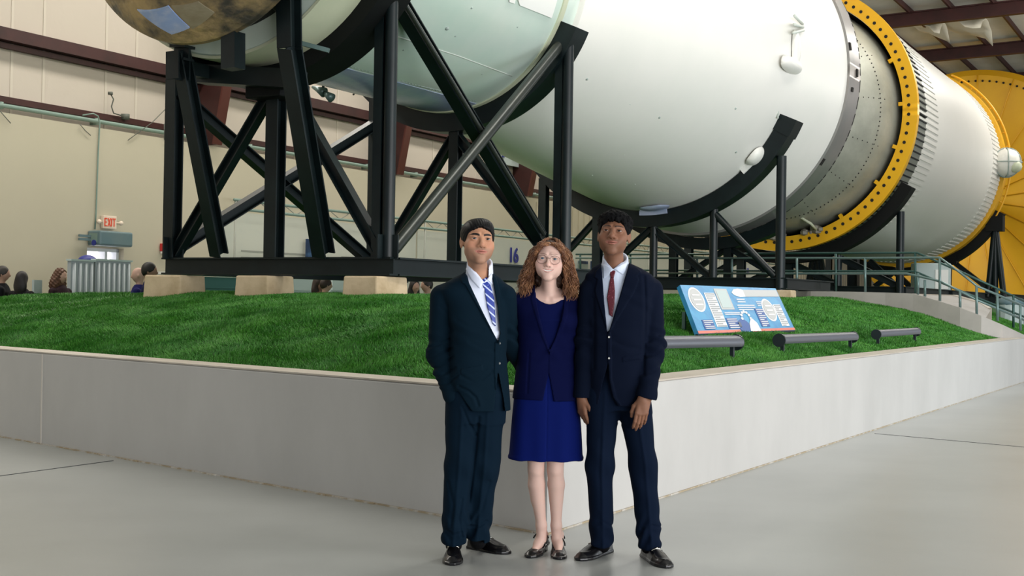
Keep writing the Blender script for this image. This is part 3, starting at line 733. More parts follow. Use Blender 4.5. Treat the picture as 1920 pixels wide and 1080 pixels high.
# stand 1
SA,LA=12.28,1.67; SB=16.35
t1=stand('support_frame',RK(14,0,1.3),'tall black steel frame under the capsule at left, with crossing diagonal tubes')
beam(t1,RK(SA,-LA-.12,ZB1),RK(SA,LA+.12,ZB1)); beam(t1,RK(SB,-LA-.1,ZB1),RK(SB,LA+.3,ZB1))
beam(t1,RK(SA+.1,LA+.05,ZB1),RK(SB+1.2,LA+.20,ZB1)); beam(t1,RK(SA+.1,-LA,ZB1),RK(SB+1.2,-LA,ZB1))
LP=1.70
pz=AXZ+.9
post(t1,SA,LP,ZB1,AXZ-1.12,'t',.15,M['steel']); post(t1,SA-.02,-LA,ZB1,AXZ-2.05)
post(t1,SA-.0,LP-.14,ZB1,AXZ-1.22,'h',.12)
post(t1,SA,0,ZB1,AXZ-2.1,'h',.18)
post(t1,SB,1.92,ZB1,AXZ-.9,'t',.16,M['steel']); post(t1,SB,1.80,ZB1,AXZ-1.0,'h',.12); post(t1,SB,.05,ZB1,AXZ-2.2,'h',.16); post(t1,SB,-1.42,ZB1,AXZ-1.7,'h',.17)
# saddles
o=o=rd(arcsolid(11.95,12.5,2.03,2.24,math.radians(-118),math.radians(-2),64),'saddle_arc',M['black'],t1)
o=rd(arcsolid(16.22,16.62,2.03,2.31,math.radians(-156),math.radians(-24),64),'saddle_arc',M['steel'],t1)
# near-side X
Ptop=at_s(1050,84,SB-.05); Pbot=at_s(738,468,SA+.15)
brace(t1,Ptop,Pbot,'t',.155,M['steeltube'])
Pq=RK(SA,1.72,at_s(744,0,SA).z+.35); 
brace(t1,at_s(722,-40,SA+.05),at_s(1012,445,SB),'h',.17)
brace(t1,at_s(731,-40,SA-.03),at_s(1020,440,SB-.08),'t',.06,M['steeltube'])
# far-side X
brace(t1,RK(SB,-1.42,AXZ-2.1),RK(SA,-LA,ZB1+.1),'h',.15); brace(t1,RK(SA,-LA,AXZ-2.2),RK(SB,-1.42,ZB1+.05),'h',.15)
brace(t1,at_s(668,172,SB),at_s(662,178,SB),'h',.02)
# transverse A braces in front plane
brace(t1,RK(SA,-.05,AXZ-2.25),RK(SA,-LA+.05,ZB1+.05),'h',.13); brace(t1,at_s(575,225,SA),RK(SA,LA-.1,ZB1+.1),'h',.14)
brace(t1,RK(SB,0,AXZ-2.4),RK(SB,-1.3,ZB1+.1),'h',.13); brace(t1,RK(SB,0.1,AXZ-2.4),RK(SB,1.75,ZB1+.05),'h',.13)
# inclined legs for the capsule
A0=at_s(541,-30,11.2); A1=at_s(543,92,11.2); A2=at_s(607,478,SA-.02)
mb=MB(); mb.ibeam(A0,A1,.20,.20,.02,.02,hint=d); mb.ibeam(A1+Vector((0,0,.02)),A2,.20,.20,.02,.02,hint=d); mb.build('inclined_leg',M['steel'],t1)
B0=at_s(338,95,11.2); B2=at_s(411,478,SA-.02)
mb=MB(); mb.ibeam(B0,B2,.17,.17,.02,.02,hint=d); mb.build('inclined_leg',M['steel'],t1)
# capsule cradle: beams and pedestal
mb=MB(); mb.ibeam(at_s(334,98,11.2),at_s(334,150,11.2),.2,.2,.02,.02,hint=d); mb.ibeam(at_s(327,100,11.25),at_s(355,100,11.25),.18,.18); mb.build('cradle_post',M['steel'],t1)
mb=MB(); mb.prof(at_s(437,62,10.95),at_s(437,130,10.95),[(-.1,-.09),(.1,-.09),(.1,.09),(-.1,.09)],d); mb.build('cradle_post',M['steel'],t1)
mb=MB(); a=at_l(345,106,-11.2); b=at_l(575,172,-11.2); mb.bar(a,b,.10,.14); mb.build('cradle_beam',M['steel'],t1)
mb=MB(); a=at_l(352,128,-11.0); b=at_l(560,176,-11.0); mb.bar(a,b,.12,.16); mb.build('cradle_beam',M['steel'],t1)
mb=MB(); a=at_s(375,140,11.9); b=at_s(560,150,11.9); mb.bar(a,b,.3,.22); mb.build('cradle_beam',M['steel'],t1)
mb=MB(); c=at_s(520,150,SA); mb.box(c,(.55,.55,.5),(d,n,Vector((0,0,1)))); bevel(mb.build('cradle_block',M['black'],t1),.02)
mb=MB(); mb.bar(at_s(530,72,11.5),at_s(617,95,11.72),.05,.05); mb.build('cradle_bracket',M['rail'],t1)
gusset(t1,RK(SA,LA,ZB1+.12)); gusset(t1,RK(SA,-LA,ZB1+.12)); gusset(t1,RK(SB,1.8,ZB1+.12))
# end plate stiffener
for s_ in (SA+.35,SA+.6): 
    pass
# stand 2 (two transverse frames)
SC=23.7
t2_=stand('support_frame',RK(24.5,0,1.4),'black steel frame with a wide curved saddle under the big white cone')
LB=2.72
beam(t2_,RK(SC,-LB-.15,ZB2),RK(SC,LB+.15,ZB2)); beam(t2_,RK(SC+3.4,-LB,ZB2),RK(SC+3.4,LB,ZB2))
beam(t2_,RK(SC+.1,LB,ZB2),RK(SC+3.4,LB,ZB2)); beam(t2_,RK(SC+.1,-LB,ZB2),RK(SC+3.4,-LB,ZB2))
def arcz(L,r): return AXZ-math.sqrt(max(.01,r*r-L*L))
for L,w in ((2.72,.19),(1.38,.16),(.12,.16),(-1.12,.17),(-2.38,.17)):
    post(t2_,SC,L,ZB2-(.3 if L>2.5 else 0),arcz(min(L,2.6),3.28),'t' if L>0 else 'h',w,M['steel'])
for L in (-.85,.45): post(t2_,SC+3.4,L,ZB2,arcz(L,3.45),'h',.17)
rd(arcsolid(SC-.12,SC+.28,3.0,3.31,math.radians(-158),math.radians(-24),72),'saddle_arc',M['steel'],t2_)
mb=MB(); 
e=math.radians(-24)
mb=arcsolid(SC-.14,SC+.30,2.93,3.33,math.radians(-30),e,8); fixn(mb.build('saddle_end',M['steel'],t2_))
brace(t2_,RK(SC,1.38,arcz(1.38,3.3)-.05),RK(SC,LB-.1,ZB2+.02),'t',.14,M['steel']); brace(t2_,RK(SC,.12,arcz(.12,3.3)-.05),RK(SC,1.3,ZB2+.02),'h',.12)
brace(t2_,RK(SC,.05,arcz(.12,3.3)-.05),RK(SC,-1.05,ZB2+.02),'h',.12); brace(t2_,RK(SC,-1.12,arcz(1.12,3.3)-.0),RK(SC,-2.3,ZB2+.02),'h',.12)
brace(t2_,RK(SC+3.4,.45,arcz(.45,3.5)-.1),RK(SC+3.4,-.7,ZB2+.02),'h',.12); brace(t2_,RK(SC+3.4,.45,arcz(.45,3.5)-.1),RK(SC+3.4,1.7,ZB2+.02),'h',.12)
rd(arcsolid(SC+3.2,SC+3.6,3.36,3.62,math.radians(-125),math.radians(-62),32),'saddle_arc',M['steel'],t2_)
for (pa,pb,m_,nm) in (((1200,400),(1251,399),M['silver'],'bearing_pad'),((1394,325),(1431,284),M['white'],'bearing_pad')):
    ta,tb_=[(lambda q:math.atan2(q[2]-AXZ,q[1]))(sLz(at_s(x_,y_,SC-.13))) for x_,y_ in (pa,pb)]
    fixn(arcsolid(SC-.165,SC-.10,2.965,3.085,min(ta,tb_),max(ta,tb_),10).build(nm,m_,t2_))
# stand 3
SD=33.0
t3_=stand('support_frame',RK(33,0,1.4),'black steel frame and saddle right under the yellow bolted ring')
beam(t3_,RK(SD,-3,ZB2),RK(SD,3,ZB2)); beam(t3_,RK(SD+6,-3,ZB2),RK(SD+6,3,ZB2)); beam(t3_,RK(SD,2.9,ZB2),RK(SD+12,2.9,ZB2),.2); 
rd(arcsolid(32.42,32.85,3.44,3.74,math.radians(-150),math.radians(-30),72),'saddle_arc',M['black'],t3_)
for L,k_ in ((2.86,'t'),(1.3,'t'),(0,'h'),(-1.3,'h'),(-2.8,'h')):
    post(t3_,SD-.1,L,ZB2-(.25 if L>2.8 else 0),arcz(L,3.75),k_,.20,M['steel'])
brace(t3_,RK(SD,1.3,arcz(1.3,3.8)),RK(SD,2.7,ZB2+.05),'h',.16); brace(t3_,RK(SD,0,arcz(0,3.8)+.1),RK(SD,1.2,ZB2+.05),'h',.16)
brace(t3_,RK(SD,0,arcz(0,3.8)+.1),RK(SD,-1.2,ZB2+.05),'h',.16); brace(t3_,RK(SD,-1.3,arcz(1.3,3.8)),RK(SD,-2.6,ZB2+.05),'h',.16)
for px in (1516,1531,1548): 
    brace(t3_,at_s(1531+(px-1531)*.35,482,SD+6),at_s(px,536,SD+6),'h',.17)
brace(t3_,at_s(1600,485,SD+6),at_s(1600,537,SD+6),'h',.3); brace(t3_,at_s(1630,488,SD+6),at_s(1680,537,SD+6),'h',.17); brace(t3_,at_s(1690,500,SD+6),at_s(1640,537,SD+6),'h',.14)
# stand 4
SE=45.9
t4_=stand('support_frame',RK(46,0,1.4),'farthest black steel frame with splayed legs at the rear yellow rim')
beam(t4_,RK(SE,-3.4,ZB2),RK(SE,3.4,ZB2),.3,.35); beam(t4_,RK(SE,3.2,ZB2),RK(SE+8,3.2,ZB2),.3,.35)
rd(arcsolid(SE-.2,SE+.3,3.44,3.72,math.radians(-152),math.radians(-26),72),'saddle_arc',M['black'],t4_)
tp=at_s(1866,420,SE)
mb=MB(); mb.box(tp,(.5,.55,.5),(d,n,Vector((0,0,1)))); mb.build('cradle_block',M['black'],t4_)
for px in (1852,1866,1882): brace(t4_,tp,at_s(px,556,SE),'t',.2,M['steel'])
tp=at_s(1776,482,SE); mb=MB(); mb.box(tp,(.5,.7,.5),(d,n,Vector((0,0,1)))); mb.build('cradle_block',M['black'],t4_)
brace(t4_,tp,at_s(1774,552,SE),'h',.3); brace(t4_,tp,at_s(1868,553,SE),'h',.16); brace(t4_,at_s(1640,475,SE),at_s(1715,545,SE),'h',.18)
for lb in (-1.2,-2.6): post(t4_,SE,lb,ZB2,arcz(lb,3.7),'h',.2)
# concrete blocks
def block(c3,wn,wd,h,label):
    zt=c3.z; g=mhf(c3.x,c3.y)-.08; h=max(h,zt-g)
    mb=MB(); a=1.06
    ax=(n,d,Vector((0,0,1))); vs=[]
    for z,sc in ((zt-h,a),(zt,1.0)):
        for (i,j) in((-1,-1),(1,-1),(1,1),(-1,1)): v=c3+n*(i*wn/2*sc)+d*(j*wd/2*sc); vs.append(Vector((v.x,v.y,z)))
    mb.add(vs,[(3,2,1,0),(4,5,6,7),(0,1,5,4),(1,2,6,5),(2,3,7,6),(3,0,4,7)])
    o=mb.build('concrete_block',M['block']); fixn(o); bevel(o,.02,2)
    o.data.transform(Matrix.Translation((-c3.x,-c3.y,-(zt-h)))); o.location=(c3.x,c3.y,zt-h)
    tag(o,label,'concrete block','concrete footing blocks'); return o
zb1=ZB1-bh-.012
block(RK(SA+.02,LA-.15,zb1),.47,.62,.3,'large tan concrete block under the near corner of the left frame')
block(RK(SA+.02,-.15,zb1),.50,.50,.3,'stained tan concrete block in the middle below the left frame beam')
block(RK(SA+.02,-LA+.02,zb1),.62,.45,.3,'leftmost tan concrete block under the far corner of the frame')
block(RK(SC,LB+.1,ZB2-bh-.02),.34,.3,.25,'small pale concrete block behind the blue information panel')
block(RK(SB+.0,LA+.1,zb1),.5,.5,.3,'tan concrete block right behind the three suited people')
for L,lb in ((-.1,'pale concrete block under the saddle frame beside the tallest man shoulder'),):
    block(RK(SC,L,ZB2-bh-.01),.5,.5,.25,lb)
# ------------------------------------------------------------------ ramp, rails
def on_curve(pts,z=None): return pts
# kerb of the walkway: (px,py top) points with depth t
K=[(1470,546.5,26.2),(1520,546,25.6),(1600,547,25.0),(1660,548.5,24.6),(1712,550.5,24.2),(1760,564.5,23.8),(1800,577,23.5),(1840,592,23.3),(1880,609,23.3),(1925,630,24.15),(2010,668,26.6)]
KP=[at_t(*q) for q in K]
mb=MB(); P=[]
back=[Vector((0,0,0))]*len(KP)
for i,p in enumerate(KP):
    w=(KP[min(i+1,len(KP)-1)]-KP[max(i-1,0)]); w.z=0; w.normalize(); b=Vector((-w.y,w.x,0)); b=b if b.dot(FW)>0 else -b; back[i]=b
    q=p+b*.22; P.append([Vector((p.x,p.y,-.0)),Vector(p),Vector(q),Vector((q.x,q.y,0))])
mb.grid(P); mb.add(P[0],[(0,1,2,3)]); mb.add(P[-1],[(3,2,1,0)])
o=mb.build('trim_9',M['concL']); fixn(o); struct(o); tag(o,'grey concrete kerb of the sloping walkway')
mb=MB(); P=[[KP[i]+back[i]*.2-Vector((0,0,.08)),KP[i]+back[i]*1.5-Vector((0,0,.08))] for i in range(len(KP))]; mb.grid(P)
o=mb.build('walkway',M['concL']); o.name='floor_walkway'; so=o.modifiers.new('s','SOLIDIFY'); so.thickness=.06; struct(o)
mb=MB(); P=[]
for i in range(len(KP)):
    p=KP[i]+back[i]*1.5+Vector((0,0,.0)); q=p+back[i]*.2; P.append([Vector((p.x,p.y,.3)),Vector(p),Vector(q),Vector((q.x,q.y,.3))])
mb.grid(P); mb.add(P[0],[(0,1,2,3)]); mb.add(P[-1],[(3,2,1,0)]); o=mb.build('trim_10',M['cap']); fixn(o); struct(o)
def tat(px):   # depth of kerb for a column of the picture
    for a,b in zip(K[:-1],K[1:]):
        if px<=b[0]: k_=(px-a[0])/(b[0]-a[0]); return a[2]+(b[2]-a[2])*k_
    return K[-1][2]
def railing(tops,mids,posts,dt,lab,m,r=.022):
    t=thing('guard_rail',at_t(posts[0][0],posts[0][2],tat(posts[0][0])+dt),lab,'railing','walkway guard rails')
    for pts in (tops,)+tuple(mids):
        mb=MB(); mb.tube([at_t(x,y,tat(x)+dt) for x,y in pts],r,8); mb.build('rail',m,t,smooth=True)
    for (x,y0,y1) in posts:
        mb=MB(); mb.tube([at_t(x,y0,tat(x)+dt),at_t(x+.3,y1+2,tat(x)+dt)],r*1.15,8); mb.build('rail_post',m,t,smooth=True)
railing([(1080,484),(1250,484),(1480,484),(1622,484),(1762,483),(1800,511),(1831,536),(1925,576)],[[(1080,512),(1480,513),(1700,513),(1762,527),(1831,562),(1925,602)]],
  [(1307,484,521),(1372,484,521),(1494,484,545),(1622,484,546),(1721,512,550),(1734,525,556),(1762,483,564),(1800,545,578),(1831,536,590),(1870,552,600),(1913,571,618)],.1,'near grey guard railing on the kerb of the sloping walkway',M['rail'])
railing([(1080,477),(1250,477),(1480,475),(1720,474),(1800,509),(1870,541),(1925,567)],[[(1080,506),(1480,508),(1716,509),(1800,545),(1925,596)]],
  [(1088,477,515),(1182,477,515),(1228,477,520),(1567,476,545),(1716,474,548),(1870,541,600),(1900,553,612)],1.6,'far dark guard railing on the rocket side of the walkway',M['railf'])
# pale cabinet with handrail by ramp
c=at_t(1745,530,40); t=thing('display_cabinet',c,'pale cabinet with a slanting side seen under the rear frame','cabinet')
mb=MB(); mb.box(c,(1.1,.5,1.2)); bevel(mb.build('cabinet_body',M['pale'],t),.03); mb=MB(); mb.box(c+Vector((.25,-.27,.1)),(.4,.03,.6)); mb.build('cabinet_door',M['white'],t)
c=at_t(1895,572,30); t=thing('trash_bin',c,'pale blue covered bin beyond the ramp railing at the right edge','bin')
mb=MB(); mb.tube([c-Vector((0,0,.6)),c+Vector((0,0,.05))],[.28,.32],16); mb.build('bin_body',M['pale'],t,smooth=False); mb=MB(); mb.ball(c+Vector((0,0,.05)),.34,14,(1,1,.45)); mb.build('lid',M['duct'],t,smooth=True)
# ------------------------------------------------------------------ floodlight troughs
def trough(x0,y0,x1,y1,feet,lab,h=.15,first=None):
    lx=[px_of(mhit(f_[0],f_[1]+7))[2] for f_ in feet]
    A=at_t(x0,y0,lx[0]);B=at_t(x1,y1,lx[1]); w=(B-A); 
    t=thing('floodlight_bar',(A+B)/2,lab,'floodlight','floodlight bars on the turf')
    w.normalize(); up=Vector((0,0,1)); sd=w.cross(up).normalized(); 
    if sd.dot(FW)<0: sd=-sd
    # housing: D-shaped trough opening away from camera
    pts=[]
    for i in range(13):
        a=math.radians(-35+i*190/12); pts.append((math.cos(a)*h*.62,math.sin(a)*h*.52))
    P=[[q-sd*p[0]+up*p[1] for p in pts] for q in (A,B)]
    mb=MB(); k_=len(pts); vs=P[0]+P[1]; mb.add(vs,[(i,i+1,i+1+k_,i+k_) for i in range(k_-1)]+[tuple(range(k_)),tuple(range(k_,2*k_))[::-1],(0,k_,2*k_-1,k_-1)])
    o=mb.build('housing',M['lampg'],t); fixn(o); autosmooth(o,.7)
    for Q in (A,B):
        mb=MB(); mb.tube([Q-w*.012,Q+w*.012],h*.60,16); mb.build('end_cap',M['lampd'],t)
    for k_ in (.04,.96):
        Q=A+(B-A)*k_; g=mhf(Q.x,Q.y); mb=MB(); mb.bar(Vector((Q.x,Q.y,g-.03)),Q,.035,.035); mb.build('leg',M['lampd'],t)
    mb=MB(); mb.bar(A+sd*h*.3-up*h*.2,B+sd*h*.3-up*h*.2,.02,.03); mb.build('lens_strip',M['pale'],t)
trough(1150,646,1381,642,((1160,676),(1382,668)),'largest dark floodlight bar on the turf, partly behind the tallest man',.125)
trough(1461,638,1599,632,((1464,657),(1597,649)),'middle dark floodlight bar on the turf right of the blue panel',.115)
trough(1643,627,1718,622,((1647,642),(1716,636)),'smallest dark floodlight bar on the turf, nearest the walkway kerb',.11)
# ------------------------------------------------------------------ information panel
_tb=px_of(mhit(1310,634))[2]; _tr=px_of(mhit(1491,627))[2]
BL=at_t(1310,626,_tb); TL=at_t(1275,534,_tb+.62); BR=at_t(1491,619,_tr)
TR=TL+(BR-BL)*.99
t=thing('information_panel',(BL+BR)/2,'blue tilted information panel with rocket diagrams on the turf mound','information panel')
U=(BR-BL); V=(TL-BL); Nn=U.cross(V).normalized(); Nn=Nn if Nn.dot(FW)<0 else -Nn
def PP(u,v,o=0): return BL+U*u+V*v+Nn*o
def plate(poly,off,m,name,parent,th=.004):
    vs=[PP(u,v,off) for u,v in poly]+[PP(u,v,off-th) for u,v in poly]; k_=len(poly)
    mb=MB(); mb.add(vs,[tuple(range(k_)),tuple(range(k_,2*k_))[::-1]]+[(i,(i+1)%k_,(i+1)%k_+k_,i+k_) for i in range(k_)]); o=mb.build(name,m,parent); fixn(o); return o
def rect(u0,v0,u1,v1): return [(u0,v0),(u1,v0),(u1,v1),(u0,v1)]
board=plate(rect(0,0,1,1),.0,M['pblue'],'board',t,.05)
plate(rect(0.0,0,.40,.055),.004,M['pred'],'red_border',board); plate(rect(.52,0,1,.055),.004,M['pred'],'red_border',board)
def ell(cu,cv,ru,rv,k_=28): return [(cu+ru*math.cos(2*PI*i/k_),cv+rv*math.sin(2*PI*i/k_)) for i in range(k_)]
for (cu,cv) in ((.10,.69),(.80,.47)):
    plate(ell(cu,cv,.068,.26),.004,M['pwhite'],'oval_frame',board); plate(ell(cu,cv,.056,.225),.008,M['pgrey'],'oval_picture',board)
    for k_ in range(3): plate(rect(cu-.035,cv-.13+k_*.1,cu+.035,cv-.10+k_*.1),.012,M['pwhite'],'text_block',board)
def textcol(u0,v0,u1,v1,nl,bg,fg):
    if bg: plate(rect(u0,v0,u1,v1),.004,bg,'text_block',board)
    mb_=MB(); 
    for i in range(nl):
        v=v1-(i+.7)*(v1-v0)/nl; a=PP(u0+.008,v,.009);b=PP(u1-.008-(.03 if i%3==2 else 0),v,.009); mb_.bar(a,b,.003,(v1-v0)/nl*V.length*.35)
    mb_.build('text_lines',fg,board)
textcol(.19,.12,.29,.84,16,M['pwhite'],M['pgrey'])
plate(rect(.30,.48,.43,.94),.004,M['pgrey'],'photo_print',board); plate(rect(.315,.52,.415,.90),.007,M['pale'],'photo_image',board)
textcol(.07,.08,.17,.27,5,M['pdblue'],M['pwhite']); textcol(.30,.08,.41,.30,5,M['pdblue'],M['pwhite'])
textcol(.30,.36,.47,.43,2,None,M['pwhite']); textcol(.46,.46,.66,.60,3,None,M['pwhite']); textcol(.48,.63,.58,.74,2,None,M['pwhite'])
textcol(.68,.55,.76,.68,3,None,M['pwhite']); textcol(.64,.10,.73,.50,9,M['pdblue'],M['pwhite']); textcol(.87,.10,.955,.60,12,M['pwhite'],M['pgrey'])
plate([(.47,.86),(.50,.93),(.55,.955),(.60,.93),(.60,.77),(.54,.76),(.49,.80)],.005,M['pwhite'],'capsule_drawing',board)
plate([(.60,.93),(.99,.95),(.99,.79),(.60,.77)],.005,M['pgrey'],'rocket_drawing',board)
plate(ell(.455,.13,.06,.14,16),.005,M['pdblue'],'planet_drawing',board); plate([(.50,.01),(.61,.0),(.60,.18),(.56,.30),(.52,.18)],.007,M['pwhite'],'capsule_drawing',board)
for a in np.linspace(0,PI,7): cu=.51+.045*math.cos(a); cv=.28+.15*math.sin(a); plate(ell(cu,cv,.012,.03,8),.007,M['pwhite'],'craft_icon',board)
plate(rect(.405,.10,.425,.2),.012,M['pink'],'flag_mark',board)
for (px,tt) in ((1291,_tb+.1),(1402,(_tb+_tr)/2+.1)):
    b=at_t(px,632,tt); g=mhf(b.x,b.y); mb=MB(); top=PP(.5,.55,-.08); P_=Vector((b.x,b.y,0))+FW*.36
    mb.bar(Vector((P_.x,P_.y,mhf(P_.x,P_.y)-.05)),Vector((P_.x+.0,P_.y,BL.z+.22)),.035,.035); mb.build('leg',M['rail'],t)
mb=MB(); mb.bar(PP(0,0,-.03)-Vector((0,0,0)),PP(1,0,-.03),.03,.03); mb.build('support_bar',M['lampd'],t)
# model spacecraft hanging by the wall (small dark craft) and white tent model
c=at_s(607,174,17.5)

t=thing('thruster_cluster',at_s(607,172,14.6),'small dark green pair of thruster bells hanging under the silver module','thruster')
c=at_s(606,172,14.6); a_=at_s(586,163,14.6); b_=at_s(622,184,14.6)
mb=MB(); mb.tube([a_,c+(a_-c)*.45,c+(b_-c)*.12],[.02,.045,.075],16); mb.build('nozzle_bell',M['rail'],t,smooth=True)
mb=MB(); mb.tube([c+(b_-c)*.2,b_],[.035,.07],16); mb.build('nozzle_bell',M['rail'],t,smooth=True)
mb=MB(); mb.tube([c,c+Vector((0,0,.55))],.02,8); mb.build('bracket',M['lampd'],t,smooth=True)
# ------------------------------------------------------------------ PEOPLE (signed-distance sculpting, meshed with surface nets)
f32=np.float32
def smin(a,b,k):
    h=np.clip(.5+.5*(b-a)/k,0,1); return b*(1-h)+a*h-k*h*(1-h)
def smax(a,b,k): return -smin(-a,-b,k)
def sph(p,c,r): return np.sqrt((p[0]-c[0])**2+(p[1]-c[1])**2+(p[2]-c[2])**2)-r
def ellp(p,c,r):
    x=(p[0]-c[0])/r[0];y=(p[1]-c[1])/r[1];z=(p[2]-c[2])/r[2]; k0=np.sqrt(x*x+y*y+z*z)+1e-9
    k1=np.sqrt((x/r[0])**2+(y/r[1])**2+(z/r[2])**2)+1e-9; return k0*(k0-1)/k1
def rcone(p,a,b,r1,r2,sy=1.0):     # tapering limb; sy squeezes front-to-back
    ax,ay,az=[float(v) for v in a];bx,by,bz=[float(v) for v in b]
    dx,dy,dz=bx-ax,by-ay,bz-az; L2=dx*dx+dy*dy+dz*dz+1e-12
    h=np.clip(((p[0]-ax)*dx+(p[1]-ay)*dy+(p[2]-az)*dz)/L2,0,1)
    ex=p[0]-ax-dx*h; ey=(p[1]-ay-dy*h)/sy; ez=p[2]-az-dz*h
    return (np.sqrt(ex*ex+ey*ey+ez*ez)-(r1+(r2-r1)*h))*min(1,sy)
def chain(p,pts,rs,k=.012,sy=1.0):
    D=None
    for i in range(len(pts)-1):
        q=rcone(p,pts[i],pts[i+1],rs[i],rs[i+1],sy); D=q if D is None else smin(D,q,k)
    return D
def loft(p,tab,pw=2.4,yaw=0.,c0=(0,0)):  # tab rows: z,cx,cy,a,b  (z ascending)
    T=np.array(tab,float); z=p[2]; X,Y=p[0],p[1]
    cx=np.interp(z,T[:,0],T[:,1]);cy=np.interp(z,T[:,0],T[:,2]);a=np.interp(z,T[:,0],T[:,3]);b=np.interp(z,T[:,0],T[:,4])
    x=X-cx;y=Y-cy
    if yaw: c,s=math.cos(yaw),math.sin(yaw); x,y=x*c+y*s,-x*s+y*c
    f=((np.abs(x)/a)**pw+(np.abs(y)/b)**pw)**(1/pw)
    D=(f-1)*np.minimum(a,b); return np.maximum(D,np.maximum(z-T[-1,0],T[0,0]-z))
def poly2(px,pz,V):   # signed distance to polygon (negative inside)
    V=np.array(V,float); D=np.full(px.shape,1e9); s=np.ones(px.shape)
    n_=len(V); j=n_-1
    for i in range(n_):
        e=V[j]-V[i]; wx=px-V[i,0]; wz=pz-V[i,1]; h=np.clip((wx*e[0]+wz*e[1])/(e@e),0,1)
        D=np.minimum(D,(wx-e[0]*h)**2+(wz-e[1]*h)**2)
        c1=pz>=V[i,1];c2=pz<V[j,1];c3=e[0]*wz>e[1]*wx
        fl=(c1&c2&c3)|(~c1&~c2&~c3); s=np.where(fl,-s,s); j=i
    return s*np.sqrt(D)
def mesh_sdf(fn,lo,hi,h,B=20):
    lo=np.array(lo,float);hi=np.array(hi,float); nn=np.ceil((hi-lo)/h/B).astype(int)*B+1
    F=np.full(tuple(nn),1.0,f32)
    nb=(nn-1)//B; g=[lo[i]+h*(np.arange(nb[i])*B+B/2) for i in range(3)]
    cx,cy,cz=np.meshgrid(*g,indexing='ij'); cv=fn((cx.ravel(),cy.ravel(),cz.ravel())).reshape(cx.shape)
    R=h*B*.87*1.6+.02
    act=np.argwhere(np.abs(cv)<R)
    ia=np.argwhere(np.abs(cv)>=R)
    for (i,j,k) in ia: F[i*B:(i+1)*B+1,j*B:(j+1)*B+1,k*B:(k+1)*B+1]=np.sign(cv[i,j,k])
    r=np.arange(B+1)*h
    CH=48
    for c in range(0,len(act),CH):
        A=act[c:c+CH]; o=lo+A*B*h
        X=(o[:,0,None,None,None]+r[None,:,None,None])+np.zeros((1,1,B+1,B+1)); Y=(o[:,1,None,None,None]+r[None,None,:,None])+np.zeros((1,B+1,1,B+1)); Z=(o[:,2,None,None,None]+r[None,None,None,:])+np.zeros((1,B+1,B+1,1))
        V=fn((X.ravel(),Y.ravel(),Z.ravel())).reshape(X.shape)
        for q,(i,j,k) in enumerate(A): F[i*B:(i+1)*B+1,j*B:(j+1)*B+1,k*B:(k+1)*B+1]=V[q]
    F[0]=1;F[-1]=1;F[:,0]=1;F[:,-1]=1;F[:,:,0]=1;F[:,:,-1]=1
    S=F<0
    c=np.zeros(tuple(np.array(F.shape)-1),np.int8)
    for a in(0,1):
        for b in(0,1):
            for e in(0,1): c+=S[a:S.shape[0]-1+a,b:S.shape[1]-1+b,e:S.shape[2]-1+e]
    cells=np.argwhere((c>0)&(c<8)); idx=np.full(c.shape,-1,np.int32); idx[tuple(cells.T)]=np.arange(len(cells))
    acc=np.zeros((len(cells),3));cnt=np.zeros(len(cells))
    cor=[(a,b,e) for a in(0,1) for b in(0,1) for e in(0,1)]
    val={q:F[cells[:,0]+q[0],cells[:,1]+q[1],cells[:,2]+q[2]].astype(float) for q in cor}
    for q in cor:
        for ax_ in range(3):
            if q[ax_]==0:
                w=list(q);w[ax_]=1;w=tuple(w); v0=val[q];v1=val[w]; m=(v0<0)!=(v1<0)
                t=np.where(m,v0/np.where(m,v0-v1,1),0)
                pt=np.array(q,float)[None]+np.zeros((len(cells),3)); pt[:,ax_]=t
                acc+=pt*m[:,None];cnt+=m
    V=lo+(cells+acc/cnt[:,None])*h
    faces=[]
    for ax_ in range(3):
        sl0=[slice(None)]*3;sl1=[slice(None)]*3; sl0[ax_]=slice(0,-1);sl1[ax_]=slice(1,None)
        cr_=np.argwhere(S[tuple(sl0)]!=S[tuple(sl1)])
        if not len(cr_): continue
        u,v=[(1,2),(2,0),(0,1)][ax_]
        ok=(cr_[:,u]>0)&(cr_[:,v]>0)&(cr_[:,u]<F.shape[u]-1)&(cr_[:,v]<F.shape[v]-1); cr_=cr_[ok]
        def ix(du,dv):
            q=cr_.copy();q[:,u]-=du;q[:,v]-=dv; return idx[q[:,0],q[:,1],q[:,2]]
        Q=np.stack([ix(1,1),ix(0,1),ix(0,0),ix(1,0)],1)
        ins=S[cr_[:,0],cr_[:,1],cr_[:,2]]
        Q[~ins]=Q[~ins][:,::-1]; faces.append(Q)
    Fc=np.concatenate(faces); Fc=Fc[(Fc>=0).all(1)]
    return V,Fc
def mkmesh(name,V,Fc,m,parent=None,col=None,smooth_it=2):
    # light Laplacian smoothing takes the grid steps out
    V=relax(V,Fc,smooth_it)
    me=bpy.data.meshes.new(name); me.vertices.add(len(V)); me.vertices.foreach_set('co',V.astype(f32).ravel())
    me.loops.add(4*len(Fc)); me.loops.foreach_set('vertex_index',Fc.astype(np.int32).ravel())
    me.polygons.add(len(Fc)); me.polygons.foreach_set('loop_start',np.arange(0,4*len(Fc),4,dtype=np.int32))
    me.polygons.foreach_set('use_smooth',np.ones(len(Fc),bool)); me.update(calc_edges=True)
    if col is not None:
        at=me.color_attributes.new('Col','FLOAT_COLOR','POINT'); c=np.ones((len(V),4),f32); c[:,:3]=col((V[:,0],V[:,1],V[:,2])); at.data.foreach_set('color',c.ravel())
    me.materials.append(m); o=bpy.data.objects.new(name,me); C.objects.link(o)
    if parent is not None: o.parent=parent
    return o
import time as _t
